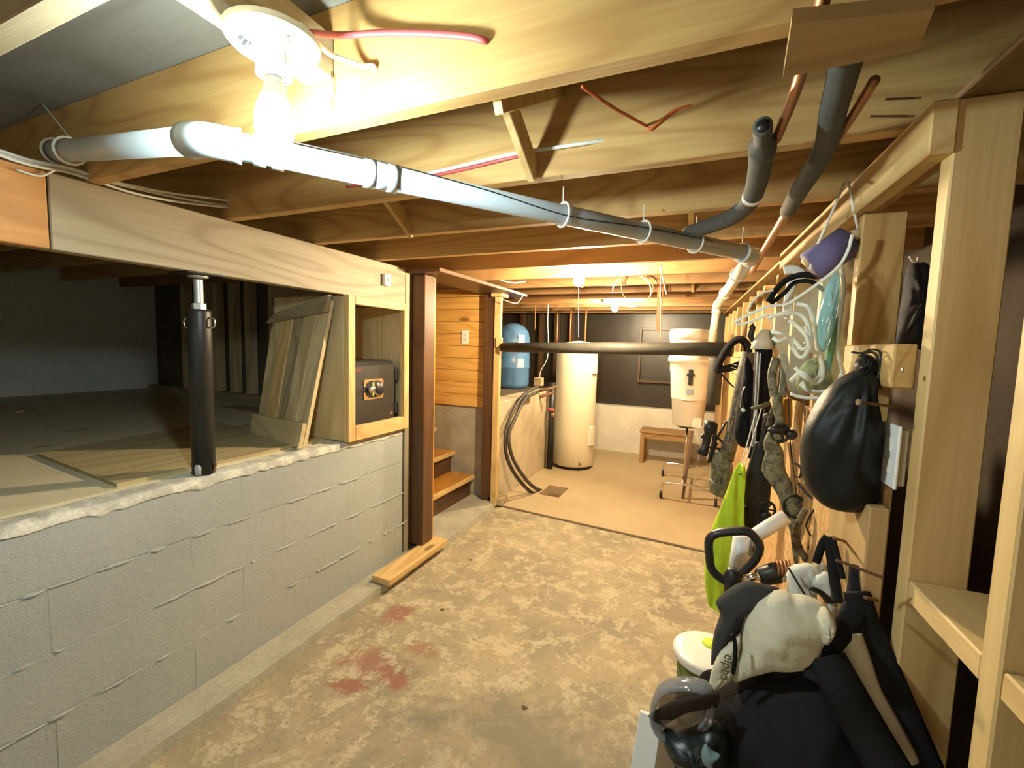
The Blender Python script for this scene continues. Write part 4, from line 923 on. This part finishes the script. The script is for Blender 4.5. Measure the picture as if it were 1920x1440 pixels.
# black drawstring bag
Y = 1.17
BG = thing('drawstring_bag', tuple(onY(1580, 955, Y)), 'black nylon drawstring bag hanging in front of the studs', 'bag')
bag = [(1618, 688), (1640, 696), (1640, 720), (1646, 760), (1652, 800), (1652, 850), (1645, 900), (1636, 950), (1600, 958), (1555, 952), (1525, 930), (1506, 898), (1500, 850), (1505, 805), (1525, 765), (1552, 725), (1590, 700)]
f = MB().pillow(PX(Y)(bag), FRONT, .085, 12, 72, .0, ctr=onY(1582, 850, Y), seed=9)
top = onY(1618, 690, Y)
for i, p in enumerate(f.v):                       # gathered pleats running from the neck
    d = p-top; L = math.hypot(d.x, d.z); an = math.atan2(d.x, -d.z)
    amp = .006*max(0, 1-abs(L-.10)/.20)
    p.y += amp*math.sin(an*22)+.006*math.sin(L*38+an*4)*min(1, L*6)
f.build('bag_body', NYLON, BG, True)
MB().pillow(PX(Y)([(1600, 692), (1608, 672), (1620, 664), (1636, 668), (1644, 684), (1636, 712), (1610, 712)]), FRONT, .03, wob=.004).build('bag_neck', NYLON, BG, True)
MB().pillow(PX(Y+.05)([(1640, 830), (1652, 812), (1660, 840), (1657, 880), (1645, 900), (1638, 870)]), FRONT, .03).build('mesh_lining', GREEN, BG, True, label='green mesh showing at the right side')
for ps in ([(1612, 668), (1630, 656), (1650, 660), (1652, 690), (1640, 720)], [(1618, 660), (1640, 662), (1648, 680), (1655, 700), (1650, 730)], [(1596, 660), (1612, 662), (1632, 661)]): MB().tube(spline(PX(Y-.03)(ps), 16), .0022, 6).build('drawcord', BLACK_P, BG, True)
# outlet on the stud wall
bx = onW(1671, 852, .014)
tag(MB().wbox(.0, .0125, bx.y-.034, bx.y+.030, bx.z-.056, bx.z+.056).build('outlet_box', plain('box_grey', (.36, .31, .21), .6)), 'grey electrical box behind the white cover plate beside stud', 'box')
OC = outlet(bx, tuple(RWD), tuple(-RWN), 'white outlet cover plate beside the black drawstring bag', .040, .062, plain('slot_grey', (.50, .50, .44), .6))
# clear vinyl bag with white cord inside
Y = 1.33; p3 = PX(Y)
VB = thing('clear_bag', tuple(onY(1520, 745, Y)), 'clear vinyl bag trimmed white, stuffed with white cord', 'bag')
MB().pillow(p3([(1437, 588), (1470, 575), (1520, 545), (1570, 500), (1580, 492), (1576, 560), (1573, 640), (1580, 690), (1568, 715), (1530, 738), (1482, 736), (1472, 700), (1455, 650)]), FRONT, .055, 8, 56, .006, ctr=onY(1525, 640, Y), seed=5).build('vinyl', CLEAR, VB, True)
for nm, ps, r in (('trim', [(1378, 604), (1400, 592), (1440, 575), (1475, 570), (1500, 555), (1540, 527), (1572, 500), (1590, 470), (1598, 440)], .0045),
                  ('trim', [(1578, 505), (1582, 540), (1575, 600), (1571, 650), (1576, 680), (1582, 700)], .006), ('trim', [(1482, 738), (1500, 744), (1530, 746), (1560, 738), (1580, 700)], .0055),
                  ('strap', [(1378, 604), (1390, 608), (1420, 598), (1440, 588)], .004), ('strap', [(1402, 585), (1412, 565), (1430, 550), (1450, 544)], .0035)):
    MB().tube(spline(p3(ps), 30), [(r, r*.6)]*30, 8).build(nm, CORD_W, VB, True)
WCD = thing('rope_coil', tuple(onY(1500, 700, Y)), 'coils of thick white cord packed inside the clear bag', 'cord')
for ps in ([(1440, 596), (1470, 588), (1500, 590), (1516, 610), (1518, 645), (1510, 665), (1500, 670), (1488, 655), (1475, 630), (1462, 625), (1448, 622)],
           [(1495, 570), (1515, 575), (1525, 600), (1532, 640), (1540, 690), (1528, 712), (1510, 708), (1492, 690)],
           [(1450, 634), (1462, 640), (1480, 632), (1490, 640), (1505, 655), (1520, 640), (1510, 612)],
           [(1480, 600), (1495, 612), (1512, 630), (1520, 655), (1535, 665), (1543, 690), (1540, 712), (1525, 718), (1508, 700), (1498, 700), (1482, 715)],
           [(1500, 720), (1520, 733), (1545, 734), (1560, 728)], [(1505, 715), (1512, 730), (1535, 738), (1555, 733)]):
    MB().tube(spline([onY(x, y, Y-.02-.012*math.sin(x*.13)) for x, y in ps], 44), .0048, 8).build('cord_loop', CORD_W, WCD, True)
tag(MB().pillow(PX(Y-.01)([(1552, 530), (1572, 512), (1572, 570), (1560, 630), (1545, 660), (1530, 640), (1535, 580)]), FRONT, .03, wob=.004).build('blue_packet', BLUEFILM, smooth=True), 'crinkled pale blue film packet inside the clear bag', 'packet')
tag(MB().pillow(PX(Y+.01)([(1556, 600), (1570, 590), (1566, 650), (1556, 700), (1546, 705), (1548, 650)]), FRONT, .02).build('green_tool', GREEN, smooth=True), 'dark green slender object inside the clear bag', 'tool')
tag(MB().pillow(PX(Y+.015)([(1500, 690), (1530, 670), (1556, 690), (1560, 725), (1530, 736), (1495, 728)]), FRONT, .025, wob=.004).build('olive_net', plain('olive_net', (.22, .26, .08), .8, var=.5, scale=60, bmp=.6), smooth=True), 'olive netting bunched at the bottom of the clear bag', 'net')
# purple roll hung by white cords
Y = 1.42
PR = thing('fabric_roll', tuple(onY(1560, 480, Y)), 'purple cloth roll with wooden dowels hung on white cords', 'roll')
MB().tube(PX(Y)([(1520, 500), (1592, 452)]), [.042, .042], 24).build('cloth_roll', PURPLE, PR, True)
MB().tube(PX(Y-.02)([(1584, 452), (1600, 442), (1622, 434)]), [.014, .015, .012], 14).build('dowel', CRATE['x'], PR, True)
MB().tube(PX(Y)([(1590, 464), (1606, 454)]), [.012, .010], 12).build('dowel', PALE['x'], PR, True)
MB().tube(PX(Y)([(1508, 495), (1522, 484)]), [.012, .014], 12).build('dowel', PALE['x'], PR, True)
for ps in ([(1524, 480), (1555, 410), (1584, 342)], [(1609, 432), (1600, 390), (1591, 340)], [(1520, 505), (1521, 490), (1524, 478)], [(1592, 470), (1594, 455), (1590, 440)]):
    MB().tube(PX(Y-.015)(ps), .0032, 8).build('cord', CORD_W, PR, True)
tag(MB().cyl(onW(1588, 338, .10), onW(1588, 338, .02), .003, n=8).build('nail', RUST), 'nail in the ledger holding the white cords of the roll', 'nail')
tag(MB().tube(spline(PX(1.5)([(1440, 566), (1462, 535), (1485, 520), (1510, 515), (1530, 518), (1548, 512)]), 24), [(.010, .006)]*24, 8).build('black_strap', BLACK_F, smooth=True), 'black strap curving over the top of the clear bag', 'strap')
tag(MB().tube(spline(PX(1.52)([(1445, 570), (1470, 550), (1490, 530), (1520, 528), (1545, 545)]), 24), [(.007, .005)]*24, 8).build('black_strap', BLACK_F, smooth=True), 'thinner black strap just under the other strap by the clear bag', 'strap')
tag(MB().tube(spline(PX(1.56)([(1470, 508), (1490, 505), (1505, 518), (1486, 530), (1480, 555), (1476, 590)]), 24), [(.013, .004)]*24, 8, flat=(1, 0, 0)).build('pale_strap', CORD_W, smooth=True), 'pale flat strap folded behind the clear bag', 'strap')
# navy jacket in the stud bay
tag(MB().pillow(PX(1.52)([(1700, 505), (1722, 492), (1742, 500), (1745, 560), (1740, 650), (1700, 648), (1678, 640), (1690, 570)]), FRONT, .05, wob=.006).build('navy_jacket', NAVY, smooth=True), 'navy cloth hanging in the stud bay behind the nearest studs', 'jacket')
tag(MB().tube(spline(PX(1.5)([(1706, 480), (1712, 490), (1720, 490), (1722, 482)]), 12), .003, 6).build('white_hook', WHITE_P, smooth=True), 'small white hook above the navy cloth', 'hook')

# ================================================================== FOREGROUND PILE
# jar on the floor with white lid
jc = onZ(1322, 1232, .30); jc = V((jc.x+.01, jc.y+.06, 0))
JR = thing('storage_jar', (jc.x, jc.y, .001), 'green tub with a white lid standing beside the backpack', 'tub')
MB().lathe((jc.x, jc.y, .001), [(.095, 0), (.10, .01), (.105, .27)], 32).build('tub_body', OLIVE, JR, True)
MB().lathe((jc.x, jc.y, .271), [(.118, -.012), (.122, -.006), (.122, .014), (.114, .020), (.08, .023), (0, .026)], 36).build('lid', WHITE_P, JR, True)
MB().lathe((jc.x+.012, jc.y+.035, .2955), [(.034, 0), (.033, .004), (0, .005)], 20).build('lid_button', LIME, JR, True)
# backpack hanging from the wide strap
Y = 1.02
BP = thing('backpack', tuple(onY(1460, 1440, Y)), 'black and beige canvas backpack slumped over the pile', 'backpack')
MB().pillow(PX(Y+.03)([(1322, 1302), (1372, 1262), (1440, 1235), (1550, 1228), (1596, 1270), (1640, 1345), (1690, 1430), (1700, 1530), (1640, 1640), (1400, 1660), (1270, 1600), (1250, 1480), (1262, 1420), (1300, 1360)]), FRONT, .15, 16, 96, 0, ctr=onY(1460, 1430, Y), seed=2, fold=.028, fs_=9).build('body', BLACK_F, BP, True)
MB().pillow(PX(Y)([(1388, 1178), (1394, 1146), (1412, 1120), (1440, 1108), (1470, 1108), (1488, 1116), (1512, 1118), (1545, 1132), (1565, 1158), (1560, 1180), (1540, 1205), (1546, 1238), (1500, 1242), (1440, 1244), (1402, 1252), (1374, 1272), (1372, 1240), (1384, 1210)]), FRONT, .075, 14, 96, 0, ctr=onY(1462, 1180, Y), seed=6, fold=.012, fs_=16).build('top_flap', BEIGE, BP, True, label='beige canvas top flap')
MB().pillow(PX(Y+.01)([(1342, 1128), (1365, 1105), (1395, 1090), (1430, 1094), (1462, 1106), (1420, 1122), (1398, 1150), (1386, 1182), (1362, 1206), (1346, 1232), (1333, 1246), (1338, 1190), (1350, 1150)]), FRONT, .035, 9, 72, 0, ctr=onY(1378, 1145, Y), seed=8, fold=.008, fs_=14).build('side_panel', CHAR, BP, True)
MB().pillow(PX(Y-.02)([(1331, 1292), (1334, 1258), (1350, 1222), (1372, 1203), (1388, 1186), (1388, 1215), (1376, 1248), (1372, 1270), (1350, 1284)]), FRONT, .032, 6, 48, .002, ctr=onY(1360, 1248, Y)).build('side_pocket', BEIGE, BP, True, label='beige side pocket with dark lettering')
MB().tube(spline(PX(Y-.075)([(1372, 1190), (1378, 1205), (1378, 1235), (1374, 1262)]), 16), [(.0045, .004)]*16, 8).build('piping', BLACK_F, BP, True)
lettering('elpro', onY(1363, 1252, Y-.060), (-.10, -.05, -1), (1, 0, -.10), .026, plain('olive_print', (.10, .095, .05), .7), BP)
MB().pillow(PX(Y-.02)([(1525, 1145), (1548, 1140), (1564, 1158), (1560, 1180), (1538, 1200), (1530, 1175)]), FRONT, .05, 6, 36, .002).build('pocket_corner', BEIGE, BP, True)
MB().pillow(PX(Y+.0)([(1420, 1420), (1500, 1395), (1590, 1385), (1610, 1440), (1560, 1500), (1440, 1500)]), V((0, -1, .2)), .21, 9, 60, 0, fold=.01, seed=5).build('brown_patch', plain('brown_canvas', (.20, .13, .07), .85, var=.25, bmp=.4), BP, True)
def strap(name, ps, w_, mat, parent, Ys, th=.006):
    pts = spline([onY(x, y, yy) for (x, y), yy in zip(ps, Ys)], 28)
    MB().tube(pts, [(w_, th)]*28, 8, flat=(1, 0, 0)).build(name, mat, parent, True)
strap('strap', [(1615, 1062), (1612, 1105), (1604, 1140), (1582, 1175), (1556, 1208), (1540, 1240), (1530, 1280)], .021, BLACK_F, BP, [1.12, 1.10, 1.07, 1.04, 1.0, .98, .95], .007)
strap('strap', [(1606, 1110), (1618, 1150), (1638, 1200), (1668, 1270), (1706, 1360), (1745, 1450)], .024, BLACK_F, BP, [1.08, 1.07, 1.06, 1.03, 1.0, .97], .009)
strap('strap', [(1548, 1232), (1582, 1295), (1630, 1380), (1680, 1465)], .036, BLACK_F, BP, [.98, .95, .93, .90], .02)
strap('strap_padding', [(1590, 1188), (1606, 1235), (1626, 1295), (1658, 1355), (1698, 1430)], .024, BEIGE, BP, [1.04, 1.02, 1.00, .985, .97], .014)
strap('hang_loop', [(1554, 1008), (1560, 1050), (1566, 1095), (1572, 1130)], .011, BLACK_F, BP, [1.22, 1.20, 1.18, 1.15], .004)
strap('hang_loop', [(1560, 1006), (1570, 1045), (1580, 1085)], .007, BLACK_F, BP, [1.215, 1.20, 1.18], .004)
strap('hang_loop', [(1552, 1006), (1542, 1020), (1530, 1055)], .009, BLACK_F, BP, [1.22, 1.22, 1.22], .004)
# goggles
Y = .93
GG = thing('goggles', tuple(onY(1280, 1380, Y)), 'large clear framed goggles hanging at the left of the backpack', 'goggles')
ring = [(1236, 1298), (1262, 1284), (1300, 1284), (1328, 1294), (1334, 1318), (1326, 1352), (1300, 1372), (1262, 1380), (1236, 1368), (1224, 1338)]
MB().tube(spline(PX(Y)(ring), 48, True), [(.007, .022)]*48, 10, True, flat=(1, 0, 0)).build('frame', glassy('clear_frame', (.26, .28, .31), .55, .06), GG, True)
ri = [(1280+(x-1280)*.86, 1331+(y-1331)*.84) for x, y in ring]
MB().pillow(PX(Y+.005)(ri), FRONT, .012, 4, 48).build('lens', LENS, GG, True)
strap('head_strap', [(1232, 1350), (1270, 1328), (1310, 1318), (1345, 1312)], .020, plain('dark_brown_strap', (.03, .018, .013), .8), GG, [.95, .90, .90, .92], .006)
MB().pillow(PX(Y)([(1240, 1372), (1290, 1366), (1335, 1350), (1370, 1380), (1360, 1440), (1300, 1450), (1262, 1420)]), FRONT, .05, 6, 40, .004).build('mask_skirt', plain('dark_rubber', (.012, .018, .018), .35), GG, True)
MB().pillow(PX(Y-.05)([(1322, 1395), (1336, 1408), (1352, 1416), (1338, 1428), (1336, 1442), (1318, 1432), (1314, 1412)]), FRONT, .012, 4, 30).build('buckle', glassy('teal_clear', (.25, .38, .40), .75, .08), GG, True)
# white boards at the very bottom
tag(MB().bar(onY(1221, 1340, 1.02), V(onY(1196, 1500, .95)), .05, .02, (0, 1, 0)).build('white_board', WHITE_P), 'white board edge under the goggles at bottom of frame', 'board')
tag(MB().bar(onY(1246, 1375, 1.05), V(onY(1246, 1520, 1.0)), .055, .02, (0, 1, 0)).build('grey_board', plain('grey_tan', (.33, .29, .22), .6)), 'tan grey board standing just right of the white board', 'board')
tag(MB().cyl(onY(1268, 1400, 1.06), V(onY(1290, 1520, 1.04)), .014, n=12).build('cream_pole', PVC_W, smooth=True), 'cream pole end right of the tan grey board', 'pole')

# nails, screws and debris
for x, y, lb in ((1694, 694, 'screw head near the right end of short cleat'),):
    tag(MB().lathe(onW(x, y, .0375), [(.005, 0), (.004, .003), (0, .0035)], 10, tuple(-RWN)).build('screw', STEEL), lb, 'screw')
for x, y, lb in ((883, 1050, 'dark flake on the floor in front of the doorway'), (983, 1327, 'small dark speck low in the middle of floor'), (829, 1143, 'brown crumb on the floor near the red stains')):
    q = onZ(x, y, .001); tag(MB().pillow([q+V((.012*math.cos(t)*(1+.4*math.sin(3*t)), .010*math.sin(t), 0)) for t in [2*math.pi*k/8 for k in range(8)]], (0, 0, 1), .004, 3, 16).build('floor_debris', DARKW), lb, 'debris')
for o in bpy.data.objects:
    if '_o' in o: del o['_o']
